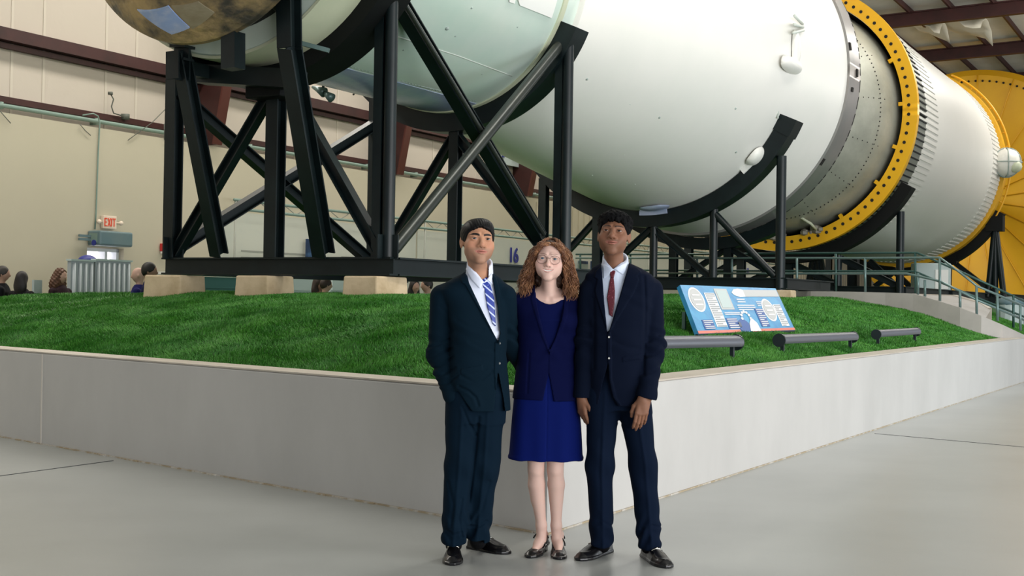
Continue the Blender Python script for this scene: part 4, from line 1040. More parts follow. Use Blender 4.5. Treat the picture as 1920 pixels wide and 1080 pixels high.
def sculpt(name,fn,lo,hi,h,m,parent=None,col=None,sm=2):
    t_=_t.time(); V,Fc=mesh_sdf(fn,lo,hi,h); print('SC',name,round(_t.time()-t_,1),len(V)); return mkmesh(name,V,Fc,m,parent,col,sm)
def skinmat(name,rough=.58,sss=.12):
    m=mat(name,(.5,.3,.2),rough,spec=.3); nt=m.node_tree; b=nt.nodes['Principled BSDF']; a=nt.nodes.new('ShaderNodeVertexColor'); a.layer_name='Col'; nt.links.new(a.outputs[0],b.inputs['Base Color'])
    b.inputs['Subsurface Weight'].default_value=sss; b.inputs['Subsurface Radius'].default_value=(.012,.005,.003); b.inputs['Subsurface Scale'].default_value=.6; return m
def fabric(name,col,rough=.75,sheen=.0,stripe=None):
    m=mat(name,col,.9,spec=.10,sheen=sheen,bump=(350,.12,.001)); return m
def noise3(p,f,seed=0):
    a=seed*1.7
    return (np.sin(p[0]*f+1.3*np.sin(p[1]*f*.9+a)+a)+np.sin(p[1]*f*1.1+1.2*np.sin(p[2]*f*.8+a)+2*a)+np.sin(p[2]*f*.95+1.4*np.sin(p[0]*f*.7+a)+3*a))/3
# ---- head in its own frame: face towards -y, eyes on z=0
def head_sdf(q,P):
    w=P.get('w',1.0); j=P.get('jaw',1.0); X=np.abs(q[0])
    s=(X,q[1],q[2])
    D=ellp(q,(0,.018,.027),(.0750*w,.096,.071))
    D=smin(D,ellp(q,(0,-.012,-.028),(.062*w,.078,.080)),.028)
    D=smin(D,rcone(s,(0.004,-.068,-.101*j),(.0400*w,.000,-.056),.016,.017),.026)
    D=smin(D,ellp(q,(0,-.073,-.102*j),(.022,.016,.016)),.016)
    D=smin(D,sph(s,(.046*w,-.056,-.026),.021),.022)             # cheekbones
    D=smin(D,ellp(s,(.040*w,-.040,-.048),(.022,.036,.034)),.026)
    D=smin(D,rcone(s,(.016,-.0815,.020),(.046*w,-.064,.019),.0075,.007),.020)   # brow
    D=smax(D,-ellp(s,(.032,-.102,.000),(.019,.019,.0125)),.014)    # sockets
    # eyelid shell
    lid=ellp(s,(.0325,-.0740,-.001),(.0168,.0150,.0140))
    op=P.get('open',.0042)
    slit=np.maximum(np.abs(q[2]+.0005)-op*np.clip(1-((X-.0325)/.0150)**2,0,1),np.abs(X-.0325)-.0148)
    lid=np.maximum(lid,-np.maximum(slit,q[1]+.078))
    D=smin(D,lid,.005)
    # nose
    nl=P.get('nose',1.0)
    N_=rcone(q,(0,-.083,.010),(0,-.103*1.0,-.030),.0070,.0100*nl)
    N_=smin(N_,sph(q,(0,-.1045,-.0335),.0115*nl),.010); N_=smin(N_,ellp(s,(.0125*nl,-.094,-.0370),(.0085*nl,.011,.0080)),.007)
    D=smin(D,N_,.009)
    D=smax(D,-ellp(s,(.0070*nl,-.0985,-.0440),(.0042,.006,.0035)),.004)
    # mouth
    mz=-.0635; sm_=P.get('smile',.0); lw=P.get('lipw',.025); full=P.get('full',1.)
    cur=sm_*(X/.025)**2
    D=smin(D,ellp(q,(0,-.0745,mz),(.036,.0155,.026)),.020)
    yl=-.0935+ .018*(X/.03)**2*1.5
    up=np.sqrt(((q[1]-yl))**2+((q[2]-(mz+.0042+cur-.0012*np.abs(np.abs(q[0]/.008)-1).clip(0,1)))*1.15)**2)-.0052*full*np.clip(1-(X/lw)**2,0,1)**.5
    lo_=np.sqrt(((q[1]-yl+.0005))**2+((q[2]-(mz-.0052+cur*.8)))**2)-.0060*full*np.clip(1-(X/(lw*.85))**2,0,1)**.5
    cl=np.maximum(X-lw,0); 
    D=smin(D,np.maximum(up,cl),.004); D=smin(D,np.maximum(lo_,cl),.004)
    gw=P.get('gap',.0007)
    D=D+.0022*np.exp(-((q[2]-(mz-.0004+cur))/.0016)**2)*np.clip(1.15-(X/lw)**2,0,1)*(q[1]<-.07)
    D=smax(D,-np.maximum(np.abs(q[2]-(mz-.0004+cur))-gw*np.clip(1.1-(X/lw)**2,0,1),np.maximum(q[1]+.084,X-lw*1.05)),.002)
    # ears
    ex=.0735*w
    ux=X-ex-.38*(q[1]-.004); zz=q[2]+.006; ry=.0150+.12*np.clip(zz,-.03,.03)
    E_=np.sqrt((ux/.0058)**2+((q[1]-.014)/ry)**2+(zz/.0295)**2)-1; E_=E_*.0055
    dish=np.sqrt(((q[1]-.012)/.0085)**2+((zz-.003)/.019)**2)-1
    E_=E_+.0032*np.clip(-dish*1.5,0,1)
    D=smin(D,E_,.007)
    return D
def head_col(q,P,base):
    X=np.abs(q[0]); c=np.zeros((len(q[0]),3))+np.array(base['skin'])
    def mixc(m_,col): 
        m2=np.clip(m_,0,1)[:,None]; return c*(1-m2)+np.array(col)*m2
    bl=np.exp(-(((X-.042)/.020)**2+((q[2]+.032)/.020)**2))*(q[1]<-.03); c=mixc(bl*.35,base['blush'])
    c=mixc(np.exp(-((X/.012)**2+((q[2]+.034)/.012)**2))*(q[1]<-.09)*.3,base['blush'])
    if base.get('stubble'):
        m_=np.clip((-.040-q[2])/.014,0,1)*np.clip((-q[1]+.03)/.03,0,1); m_=m_*np.clip((q[2]+.150)/.02,0,1); c=mixc(m_*base['stubble'],base['stubcol'])
        mu=np.exp(-((X/.024)**2+((q[2]+.051)/.006)**2))*(q[1]<-.07); c=mixc(mu*base['stubble']*1.3,base['stubcol'])
    mz=-.0635; cur=P.get('smile',0)*(X/.025)**2; lw=P.get('lipw',.025); 
    lip=(np.clip((.0095*P.get('full',1.)*np.clip(1-(X/lw)**2,0,1)**.5-np.abs(q[2]-mz-cur+.0008))/.0015,0,1))*(q[1]<-.07)*(X<lw); c=mixc(lip*.85,base['lip'])
    if P.get('teeth'): 
        t_=(np.abs(q[2]-(mz-.0004+cur))<P['gap']*1.25*np.clip(1.1-(X/lw)**2,0,1))*(q[1]<-.07)*(X<lw*.85)*1.; c=mixc(t_,(.75,.70,.64))
    # brows
    bz=.0205+P.get('browup',0); arch=.0045*(1-((X-.036)/.024)**2); th_=P.get('brow',.0032)*np.clip((.060-X)/.02,.35,1)
    br=np.clip((th_-np.abs(q[2]-bz-arch))/.0012,0,1)*(X>.010)*(X<.056)*(q[1]<-.03); c=mixc(br*P.get('browa',.9),base['hair'])
    # lash line / socket crease pigment of the lids
    ll=np.exp(-(((X-.0325)/.0150)**4))*np.exp(-((q[2]-.0046)/.0016)**2)*(q[1]<-.065); c=mixc(ll*.75,base['hair'])
    return c
def rotm(yaw=0,pitch=0,roll=0):  # yaw>0 turns face to picture right; pitch>0 lifts chin; roll>0 leans head to picture right
    return np.array(Matrix.Rotation(yaw,3,'Z')@Matrix.Rotation(-pitch,3,'X')@Matrix.Rotation(roll,3,'Y'))
class Head:
    def __init__(s,c,R,sc,P): s.c=np.array(c,float);s.R=R;s.sc=sc;s.P=P
    def q(s,p):
        v=[p[i]-s.c[i] for i in range(3)]; R=s.R
        return tuple((v[0]*R[0,i]+v[1]*R[1,i]+v[2]*R[2,i])/s.sc for i in range(3))
    def sdf(s,p): return head_sdf(s.q(p),s.P)*s.sc
    def w(s,v): return tuple(s.c+s.R@(np.array(v,float)*s.sc))
# composite with bounding spheres so far-away pieces are skipped
class Comp:
    def __init__(s): s.L=[]
    def add(s,fn,c,r,k=.01): s.L.append((fn,np.array(c,float),r,k)); return s
    def __call__(s,p):
        p=tuple(np.asarray(v,float) for v in p); m=np.array([v.mean() for v in p]); 
        D=None
        n_=len(p[0])
        CHN=9261
        out=np.empty(n_)
        for i in range(0,n_,CHN):
            q=tuple(v[i:i+CHN] for v in p); mc=np.array([v.mean() for v in q]); rad=max((v.max()-v.min()) for v in q)*.87; D=np.full(len(q[0]),1.0)
            for fn,c,r,k in s.L:
                if np.linalg.norm(mc-c)-r-rad>.08 and rad<.5: 
                    dd=np.sqrt(sum((q[a]-c[a])**2 for a in range(3)))-r; D=np.minimum(D,np.maximum(dd,.05)); continue
                v=fn(q); D=smin(D,v,k)
            out[i:i+CHN]=D
        return out
def bound(pts,extra): 
    P_=np.array([tuple(v) for v in pts],float); c=(P_.max(0)+P_.min(0))/2; return c,float(np.linalg.norm(P_-c,axis=1).max())+extra
def addchain(cmp_,pts,rs,k=.015,sy=1.,kk=.012):
    c,r=bound(pts,max(rs)+.01); cmp_.add(lambda p:chain(p,pts,rs,kk,sy),c,r,k)
def hand_parts(W,Rm_,side,curl=.35,sc=1.0,spread=1.0):
    """wrist at W; local frame: -z along the fingers, x across knuckles (thumb at +x*side), y palm normal (palm at +y)."""
    W=np.array(W,float)
    def T(v): return W+Rm_@(np.array(v,float)*sc)
    parts=[([T((0,0,.02)),T((0,0,-.015))],[.025*sc,.024*sc],.75)]
    # palm as four metacarpal rays
    fx=[.026,.009,-.009,-.026]; ln=[.046,.051,.047,.037]; kz=[-.082,-.086,-.083,-.076]; rr=[.0092,.0094,.0090,.0080]
    out=[]
    for i in range(4):
        x=fx[i]*side; k=T((x,0,kz[i])); out.append(([T((x*.5,0,-.008)),k],[.0150*sc,.0108*sc]))
        a=curl*(1+.18*i); a2=a+curl*1.3; a3=a2+curl*.8; l=ln[i]; sx=x*.16*spread
        p1=np.array((x+sx*.4,math.sin(a)*l,kz[i]-math.cos(a)*l)); p2=p1+np.array((sx*.2,math.sin(a2)*l*.58,-math.cos(a2)*l*.58)); p3=p2+np.array((0,math.sin(a3)*l*.45,-math.cos(a3)*l*.45))
        out.append(([k,T(p1),T(p2),T(p3)],[rr[i]*sc*1.05,rr[i]*sc,rr[i]*sc*.92,rr[i]*sc*.78]))
    th_=[T((.018*side,.004,-.020)),T((.040*side,.016,-.048)),T((.046*side,.026,-.078)),T((.043*side,.036,-.100))]
    out.append((th_,[.015*sc,.0125*sc,.0105*sc,.0085*sc]))
    palm=(T((.012*side,.006,-.03)),T((-.012*side,.004,-.066)))
    return parts,out,palm,sc
def add_hand(cmp_,W,Rm_,side,curl=.35,sc=1.0,spread=1.):
    parts,out,palm,s=hand_parts(W,Rm_,side,curl,sc,spread)
    allp=[q for o_ in out for q in o_[0]]
    def fn(p):
        D=chain(p,parts[0][0],parts[0][1],.01)
        Dp=None
        for i in (0,2,4,6): 
            v=chain(p,out[i][0],out[i][1],.008); Dp=v if Dp is None else smin(Dp,v,.014)
        Dp=smin(Dp,rcone(p,palm[0],palm[1],.014*s,.014*s),.012)
        D=smin(D,Dp,.014)
        for i in (1,3,5,7): D=smin(D,chain(p,out[i][0],out[i][1],.002),.0035)
        D=smin(D,chain(p,out[8][0],out[8][1],.004),.008)
        return D
    c,r=bound(allp,.03); cmp_.add(fn,c,r,.012)
def shoe(name,heel,toe,m,parent,w=.050,hgt=.070,heelh=.022,pump=False,msole=None):
    heel=np.array(heel,float);toe=np.array(toe,float); v=toe-heel; L=math.hypot(v[0],v[1]); u=v/L; nrm=np.array((-u[1],u[0],0))
    def loc(p):
        x=p[0]-heel[0];y=p[1]-heel[1]; return x*u[0]+y*u[1], x*nrm[0]+y*nrm[1], p[2]
    T=np.array([[0,.030],[.12,.033],[.35,.035],[.62,.046],[.80,.045],[.92,.034],[1.0,.012]]); 
    def wid(a): return np.interp(a/L,T[:,0],T[:,1])*(w/.046)
    def fn(p):
        a,b,z=loc(p); W_=np.maximum(wid(a),.006); ac=np.clip(a,0,L)
        if pump:
            H=np.interp(a/L,[0,.12,.3,.55,.72,.88,1.],[.078,.074,.050,.034,.040,.034,.012])
            base=np.interp(a/L,[0,.3,.6,1.],[.034,.026,.004,.003])
        else:
            H=np.interp(a/L,[0,.1,.3,.42,.55,.75,.90,1.],[.074,.080,.086,.082,.066,.048,.040,.016]); base=np.full_like(a,.004)
        zc=base; up=np.sqrt((b/W_)**2+(np.maximum(z-zc,0)/np.maximum(H-zc,.004))**2)-1
        D=up*np.minimum(W_,.03); D=np.maximum(D,base-z); e=np.maximum(-a,a-L); D=np.maximum(D,e)
        sole=np.maximum(np.abs(b)-W_-.003,np.maximum(e-.003,np.maximum(z-base-.012,(base-.004)-z)))
        D=smin(D,sole,.002)
        hl=np.maximum(np.maximum(np.abs(b)-W_*(.75 if pump else 1.0),np.maximum(a-L*(.2 if pump else .28),-a-.002)),np.maximum(z-base-.006,-z)); D=smin(D,hl,.004)
        if pump:  # open top showing the instep
            cut=np.maximum(np.sqrt(((a-L*.42)/(L*.30))**2+(b/(W_*.80))**2)-1,-(z-.030)/.03)*.03; D=np.maximum(D,-cut)
        else:
            # mocassin ridge
            rg=np.abs(np.sqrt(((a-L*.66)/(L*.24))**2+(b/(W_*.62))**2)-1)*.03; D=D-.0022*np.exp(-(rg/.003)**2)*(a>L*.45)
            op_=ellp((a,b,z),(L*.12,0,.090),(.052,.028,.022)); D=smax(D,-op_,.004)
        return D
    P_=np.stack([heel,toe]); lo=P_.min(0)-.07;hi=P_.max(0)+.07; lo[2]=-.004; hi[2]=.125
    o=sculpt(name,fn,lo,hi,.0030,m,parent,sm=2)
    return o,u,nrm,L
M['leather']=mat('black_polished_leather',(.003,.003,.004),.30,spec=.4,coat=.12)
M['sock']=mat('black_sock',(.004,.004,.005),.9,spec=.1)
M['metalb']=mat('polished_buckle',(.6,.58,.52),.2,metal=1)
M['eyew']=mat('eye_white',(.46,.43,.41),.15,coat=.4); M['iris']=mat('dark_iris',(.006,.004,.003),.25,coat=.15,spec=.3); M['irisb']=mat('blue_grey_iris',(.04,.07,.10),.25,coat=.15,spec=.3)
def eyes(Hd,parent,iris,look=(0,0)):
    for sx in(-1,1):
        c=Vector(Hd.w((sx*.0325,-.0738,-.0005))); R=Matrix([list(r) for r in Hd.R])
        mb=MB(); r=.0128*Hd.sc; mb.ball((0,0,0),r,20); e=mb.build('eyeball',M['eyew'],None,smooth=True); e.data.transform(Matrix.Translation(c)@R.to_4x4()); e.parent=parent
        mb=MB(); vs=[]; 
        for k_,rad in ((0,.0001),(1,.0038),(2,.0074)):
            for j in range(16):
                a=2*PI*j/16; x=rad*math.cos(a)*Hd.sc+look[0]*.001; z=rad*math.sin(a)*Hd.sc+look[1]*.001; y=-math.sqrt(max(0,r*r*1.012-x*x-z*z)); vs.append(Vector((x,y,z)))
        fs=[(k_*16+j,k_*16+(j+1)%16,(k_+1)*16+(j+1)%16,(k_+1)*16+j) for k_ in(0,1) for j in range(16)]
        mb.add(vs,fs); i_=mb.build('iris',iris,None,smooth=True); i_.data.transform(Matrix.Translation(c)@R.to_4x4()); i_.parent=e
def mkperson(cx,t,label):
    O=at_t(cx,1040,t); O.z=0
    def L(px,py,dy=0.): v=at_t(px,py,t+dy)-O; return np.array((v.x,v.y,v.z))
    return O,L
def button(c,r,m,name,parent,nrm=(0,-1,0)):
    nv=Vector(nrm).normalized(); mb=MB(); mb.tube([Vector(c),Vector(c)+nv*.004],[r,r*.85],14); o=mb.build(name,m,None,smooth=False); o.parent=parent; return o
def tabpx(L,rows,pad=0.):  # rows (py,xl,xr,halfdepth,cy) top to bottom -> loft table
    out=[]
    for (py,xl,xr,b,cy) in rows:
        a=L(xl,py);e=L(xr,py); out.append(((a[2]+e[2])/2,(a[0]+e[0])/2,cy,(e[0]-a[0])/2+pad,b+pad))
    return sorted(out)
def folds(p,amp,fz,fx=0,ph=0,fy=0): return amp*np.sin(p[2]*fz+p[0]*fx+p[1]*fy+ph+1.3*np.sin(p[2]*fz*.37+p[0]*14))
def bodymesh(bd,Hd,hands,m,col):
    c=Hd.c; boxes=[(c+np.array((-.15,-.175,-.235)),c+np.array((.15,.165,.20)),.0018)]
    for h_ in hands: boxes.append((np.array(h_)-np.array((.07,.075,.085)),np.array(h_)+np.array((.07,.075,.085)),.0019))
    Vs=[];Fs=[];nv=0
    def bx(p,lo,hi,e):
        return np.maximum.reduce([lo[i]+e-p[i] for i in range(3)]+[p[i]-hi[i]+e for i in range(3)])
    for lo,hi,h in boxes:
        t_=_t.time(); V,Fc=mesh_sdf(lambda p:np.maximum(bd(p),bx(p,lo,hi,.0)),lo-.006,hi+.006,h); V=relax(V,Fc,2); print('BOX',round(_t.time()-t_,1),len(V)); Vs.append(V);Fs.append(Fc+nv);nv+=len(V)
    def rest(p):
        D=bd(p)
        for lo,hi,h in boxes: D=np.maximum(D,-bx(p,lo,hi,.004))
        return D
    V,Fc=mesh_sdf(rest,(-.42,-.34,0.),(.42,.36,1.75),.0055,16); print('REST',round(_t.time()-t_,1),len(V)); V=relax(V,Fc,2); Vs.append(V);Fs.append(Fc+nv)
    return mkmesh('person',np.concatenate(Vs),np.concatenate(Fs),m,None,col,0)
def relax(V,Fc,it):
    for _ in range(it):
        A=np.zeros_like(V);N_=np.zeros(len(V))
        for a,b in ((0,1),(1,2),(2,3),(3,0)):
            for x,y in ((a,b),(b,a)):
                for k in range(3): A[:,k]+=np.bincount(Fc[:,x],weights=V[Fc[:,y],k],minlength=len(V))
                N_+=np.bincount(Fc[:,x],minlength=len(V))
        V=V*.5+.5*A/np.maximum(N_,1)[:,None]
    return V
def hair_cap(name,Hd,m,parent,zh,thick,nz,h=.0022,extra=None,grain=None):
    def fn(p):
        q=Hd.q(p); X=np.abs(q[0]); T=thick(q)
        D=ellp(q,(0,.018,.027),(.0750*Hd.P.get('w',1.)+.0,.096,.071))-T
        if extra: D=extra(q,D)
        D=D+nz(q)
        inner=ellp(q,(0,.018,.027),(.0750*Hd.P.get('w',1.)-.006,.090,.066)); D=np.maximum(D,-inner)
        z0=np.interp(q[1],[a for a,b in zh],[b for a,b in zh]); g=(z0-q[2])*.75+ (grain(q) if grain else 0)
        D=smax(D,g,.004); return D*Hd.sc
    c=Hd.c; return sculpt(name,fn,c-np.array((.15,.17,.14)),c+np.array((.15,.17,.20)),h,m,parent,sm=1)
def crease_d(p,L,lines):
    D=0
    for pts,amp,wd in lines:
        Q=[L(*q)[[0,2]] for q in pts]; m=np.full(p[0].shape,1e9)
        for a,b in zip(Q[:-1],Q[1:]):
            e=b-a; h=np.clip(((p[0]-a[0])*e[0]+(p[2]-a[1])*e[1])/(e@e),0,1); m=np.minimum(m,(p[0]-a[0]-e[0]*h)**2+(p[2]-a[1]-e[1]*h)**2)
        D=D+amp*(np.exp(-m/(wd*wd))-.6*np.exp(-m/(wd*wd*7)))*(p[1]<.02)
    return D
def suit_man(Pn):
    O,L=mkperson(Pn['cx'],Pn['t'],None); t=Pn['t']
    Hd=Head(L(*Pn['eye'],Pn.get('headdy',-.02)),rotm(*Pn['hrot']),Pn['hsc'],Pn['face'])
    tor=tabpx(L,Pn['torso']); shr=[(z,cx,cy,a-.016,b-.016) for z,cx,cy,a,b in tor]; body_t=[(z,cx,cy,max(.02,a-.035),max(.02,b-.035)) for z,cx,cy,a,b in tor]
    armL=[L(*q) for q in Pn['armL']]; armR=[L(*q) for q in Pn['armR']]; rs=Pn['armr']
    legs=[[L(*q) for q in lg] for lg in Pn['legs']]; lr=Pn['legr']
    # ---------------- body (one continuous skin)
    bd=Comp()
    bd.add(Hd.sdf,Hd.c,.17*Hd.sc,.012)
    nb=L(*Pn['neck']); nt=Hd.w((0,.030,-.070))
    addchain(bd,[nt,nb+np.array((0,.02,0))],[.050,.052],.024)
    addchain(bd,[np.array(Hd.w((0,-.015,-.078))),nb+np.array((0,-.0,.0))],[.030,.040],.02)
    c_,r_=bound([(q[1],q[2],q[0]) for q in body_t],.2); bd.add(lambda p:loft(p,body_t,2.2,Pn['yaw']),c_,.9,.02)
    for arm in(armL,armR): addchain(bd,arm,[r*.62 for r in rs],.02)
    for lg in legs: addchain(bd,[q for q in lg],[lr[0]*.68,lr[1]*.62,lr[2]*.42],.03)
    for hnd in Pn['hands']: add_hand(bd,L(*hnd['w']),hnd['R'],hnd['side'],hnd['curl'],hnd.get('sc',1.0),hnd.get('spread',1.))
    def bcol(p):
        q=Hd.q(p); c=head_col(q,Pn['face'],Pn['pal']); far=(q[2]<-.16)[:,None]; c=np.where(far,np.array(Pn['pal']['skin'])*.95,c); return c
    person=bodymesh(bd,Hd,[L(*h_['w'])+np.array((0,0,-.07)) for h_ in Pn['hands']],skinmat('skin_'+Pn['id']),bcol); person.location=O
    tag(person,Pn['label'],'person')
    eyes(Hd,person,M['iris'],Pn.get('look',(0,0)))
    # ---------------- jacket
    vx=Pn['V']; Vp=[L(*q)[[0,2]] for q in vx['poly']]; low=[L(*q)[[0,2]] for q in vx['skirtgap']]
    lapL=[L(*q)[[0,2]] for q in vx['lapL']]; lapR=[L(*q)[[0,2]] for q in vx['lapR']]
    nn_=L(*Pn['neck']); cut=Pn['cuffs']
    def jf(p):
        D=loft(p,tor,2.5,Pn['yaw'])
        D=D+.0035*noise3(p,16,Pn['seed'])+folds(p,.0018,60,25,Pn['seed'])*np.clip((p[2]-tor[0][0])/.5,0,1)
        fr=p[1]+.0
        if Pn.get('cut'): D=smax(D,-np.maximum(poly2(p[0],p[2],[L(*q)[[0,2]] for q in Pn['cut']]),p[1]-.03),.005)
        for lp in(lapL,lapR):
            pl=poly2(p[0],p[2],lp); D=smin(D,np.maximum(D-.0085,np.maximum(pl,fr)),.0015)
        pk=Pn.get('pocket')
        if pk:
            pp=poly2(p[0],p[2],[L(*q)[[0,2]] for q in pk]); D=np.minimum(D,np.maximum(D-.004,np.maximum(pp,fr)))
        # front edge line and overlap
        el=[L(*q)[[0,2]] for q in vx['edge']]; pe=poly2(p[0],p[2],el); D=smin(D,np.maximum(D-.006,np.maximum(pe,fr)),.001)
        for arm,cf in((armL,cut[0]),(armR,cut[1])):
            A=chain(p,arm,rs,.03,1.0)
            w_=np.clip((arm[0][2]-p[2])/.2,0,1); A=A+w_*(.0075*np.sin(p[2]*75+p[0]*30+p[1]*40+2*np.sin(p[2]*21)+Pn['seed'])*np.exp(-((p[2]-arm[1][2]+.02)/.12)**2)+.002*noise3(p,30,3))
            if cf is not None:
                c0=L(*cf[0]); dv=np.array(cf[1],float); dv/=np.linalg.norm(dv); A=smax(A,(p[0]-c0[0])*dv[0]+(p[1]-c0[1])*dv[1]+(p[2]-c0[2])*dv[2],.004)
            D=smin(D,A,.014)
        D=D+crease_d(p,L,Pn.get('creases',[]))
        # openings: front V, skirt gap, neck hole
        D=np.maximum(D,-np.maximum(poly2(p[0],p[2],Vp),p[1]-.03)); D=np.maximum(D,-np.maximum(poly2(p[0],p[2],low),p[1]-.02))
        nk=rcone(p,nn_+np.array((0,.015,-.03)),nt,.066,.070); D=smax(D,-nk,.006)
        inner=loft(p,shr,2.5,Pn['yaw']); inner=np.minimum(inner,1)
        hz=tor[0][0]+.02
        return D
    jac=sculpt('jacket',jf,(-.40,-.30,tor[0][0]-.03),(.40,.30,1.62),.0038,Pn['suit'],person)
    # ---------------- shirt with collar, tie
    _bz=L(*Pn['buttons'][0])[2]+.012; vis=[(_bz,)+tuple(np.interp(_bz,[r_[0] for r_ in shr],[r_[k_] for r_ in shr]) for k_ in (1,2,3,4))]+[r_ for r_ in shr if r_[0]>_bz]
    nbz=nb[2]
    def sf(p):
        D=loft(p,vis,2.5,Pn['yaw'])+.0012*noise3(p,26,5)
        nk=rcone(p,nb+np.array((0,.012,-.04)),nb+np.array((0,.020,Pn.get('collh',.035)+.03)),.076,.067)
        D=smin(D,nk,.012); 
        for cp in Pn['collarpoly']:
            pl=poly2(p[0],p[2],[L(*q)[[0,2]] for q in cp]); D=np.minimum(D,np.maximum(D-.0065,np.maximum(pl,p[1]+.0)))
        hole=rcone(p,nb+np.array((0,.012,-.02)),nb+np.array((0,.020,.12)),.0545,.0575); D=np.maximum(D,-hole)
        tp=nb[2]+Pn.get('collh',.035); a_=Pn.get('colslope',.25)
        D=np.maximum(D,p[2]-tp-(p[1]-nb[1])*a_)
        vv=poly2(p[0],p[2],[L(*q)[[0,2]] for q in Pn['throat']]); D=np.maximum(D,-np.maximum(vv,p[1]+.02))
        return D
    sh=sculpt('shirt',sf,(-.3,-.26,vis[0][0]-.02),(.3,.26,1.65),.0032,Pn['shirt'],person)
    # tie
    tz=Pn['tie']
    def tf(p):
        D=loft(p,shr,2.5,Pn['yaw']); kn=poly2(p[0],p[2],[L(*q)[[0,2]] for q in tz['knot']]); bl=poly2(p[0],p[2],[L(*q)[[0,2]] for q in tz['blade']])
        K_=smax(D-.019,kn,.006); B_=smax(D-.0105,bl,.004); return np.maximum(np.maximum(smin(K_,B_,.002),-(D+.004)),p[1])
    sculpt('tie',tf,(-.12,-.26,1.0),(.14,.05,1.6),.0024,tz['mat'],person)
    # ---------------- trousers
    wz=Pn['hipz']; 
    def pf(p):
        D=None
        for lg,fl in zip(legs,Pn['legfold']):
            A=chain(p,lg,lr,.04,1.0)
            # crease at the front and gathers at knee and hem
            kz=lg[1][2]; hz=lg[-1][2]
            A=A+.0035*np.sin(p[2]*26+p[0]*38+fl+1.5*np.sin(p[2]*9+fl))*np.exp(-((p[2]-kz+.05)/.18)**2)+.0065*np.sin(p[2]*52+p[0]*60*math.cos(fl)+p[1]*50+fl+1.2*np.sin(p[0]*50+fl))*np.exp(-((p[2]-hz-.05)/.08)**2)+.0035*noise3(p,17,fl)
            cxx=np.interp(p[2],[q[2] for q in lg][::-1],[q[0] for q in lg][::-1]); A=A-.006*np.exp(-((p[0]-cxx-Pn.get('crease',0))/.010)**2)*(p[1]<lg[1][1])
            D=A if D is None else smin(D,A,.028)
        hp=loft(p,Pn['hip'](L),2.4,Pn['yaw']); D=smin(D,hp,.03)
        D=D+crease_d(p,L,Pn.get('tcreases',[]))
        for c0,tilt in Pn['hems']: 
            c=L(*c0); m_=np.sqrt((p[0]-c[0])**2+(p[1]-c[1])**2)<.16
            D=np.where(m_&(p[2]<.3),smax(D,(c[2]+tilt*(p[1]-c[1]))-p[2],.004),D)
        return D
    sculpt('trousers',pf,(-.36,-.26,.02),(.36,.26,wz+.10),.0040,Pn['trouser'],person)
    for (hl,to) in Pn['shoes']:
        h_=at_z(*hl,0)-O; t_=at_z(*to,0)-O; s_,u,nrm,Ls=shoe('shoe',h_,t_,M['leather'],person,w=.051)
        lge=min((lg[-1] for lg in legs),key=lambda v:abs(v[0]-h_[0])); hv_=np.array(h_); mbs=MB(); mbs.tube([Vector(lge+np.array((0,0,.02))),Vector((lge+hv_+u*.06)/2+np.array((0,0,.01))),Vector(hv_+u*.075+np.array((0,0,.05)))],[.046,.044,.036],16); so_=mbs.build('sock',M['sock'],None,smooth=True); so_.parent=person
        mb=MB(); c=np.array(h_)+u*Ls*.50; 
        mb.tube([Vector(c-nrm*.03+np.array((0,0,.062))),Vector(c+np.array((0,0,.074))),Vector(c+nrm*.03+np.array((0,0,.062)))],.0045,8); b_=mb.build('shoe_bit',M['metalb'],None,smooth=True); b_.parent=s_
    for bp in Pn['buttons']:
        c=L(*bp); 
        for k_ in range(80):
            if jf((np.array([c[0]]),np.array([-.25+k_*.004]),np.array([c[2]])))[0]<0: break
        button((c[0],-.25+k_*.004,c[2]),.0062,Pn['btn'],'button',jac)
    return person,Hd,L,O,jf
# ================= man on the left
M['skinA_suit']=fabric('teal_navy_wool',(.0012,.0085,.0165),.6)
M['suitA2']=fabric('teal_navy_trouser',(.0012,.008,.0175),.6)
M['shirtw']=fabric('white_shirt',(.66,.70,.82),.7)
def stripemat(name,c1,c2,ang,sc,thr):
    m=mat(name,c1,.45); nt=m.node_tree; b=nt.nodes['Principled BSDF']; tc=nt.nodes.new('ShaderNodeTexCoord'); mp=nt.nodes.new('ShaderNodeMapping'); mp.inputs['Rotation'].default_value=(0,ang,0)
    wv=nt.nodes.new('ShaderNodeTexWave'); wv.bands_direction='Z'; wv.inputs['Scale'].default_value=sc; wv.inputs['Distortion'].default_value=0
    nt.links.new(tc.outputs['Object'],mp.inputs[0]); nt.links.new(mp.outputs[0],wv.inputs[0]); g=nt.nodes.new('ShaderNodeMath'); g.operation='GREATER_THAN'; g.inputs[1].default_value=thr; nt.links.new(wv.outputs['Fac'],g.inputs[0])
    mx=nt.nodes.new('ShaderNodeMix'); mx.data_type='RGBA'; mx.inputs[6].default_value=(*c1,1); mx.inputs[7].default_value=(*c2,1); nt.links.new(g.outputs[0],mx.inputs[0]); nt.links.new(mx.outputs[2],b.inputs['Base Color']); return m
M['tieA']=stripemat('blue_striped_silk',(.004,.028,.27),(.50,.57,.80),math.radians(-40),11.,.86)
M['tieB']=mat('burgundy_silk',(.085,.003,.011),.5,noise=(150,(.34,.09,.13),.62,.70,2))
M['shirts']=stripemat('pinstriped_shirt',(.62,.68,.80),(.36,.44,.62),math.radians(90),70.,.86)
M['btn']=mat('pale_button',(.22,.22,.21),.3); 
palA=dict(skin=(.44,.225,.135),blush=(.52,.20,.13),lip=(.42,.16,.125),hair=(.010,.008,.007),stubble=.42,stubcol=(.20,.125,.095))
down=np.eye(3)
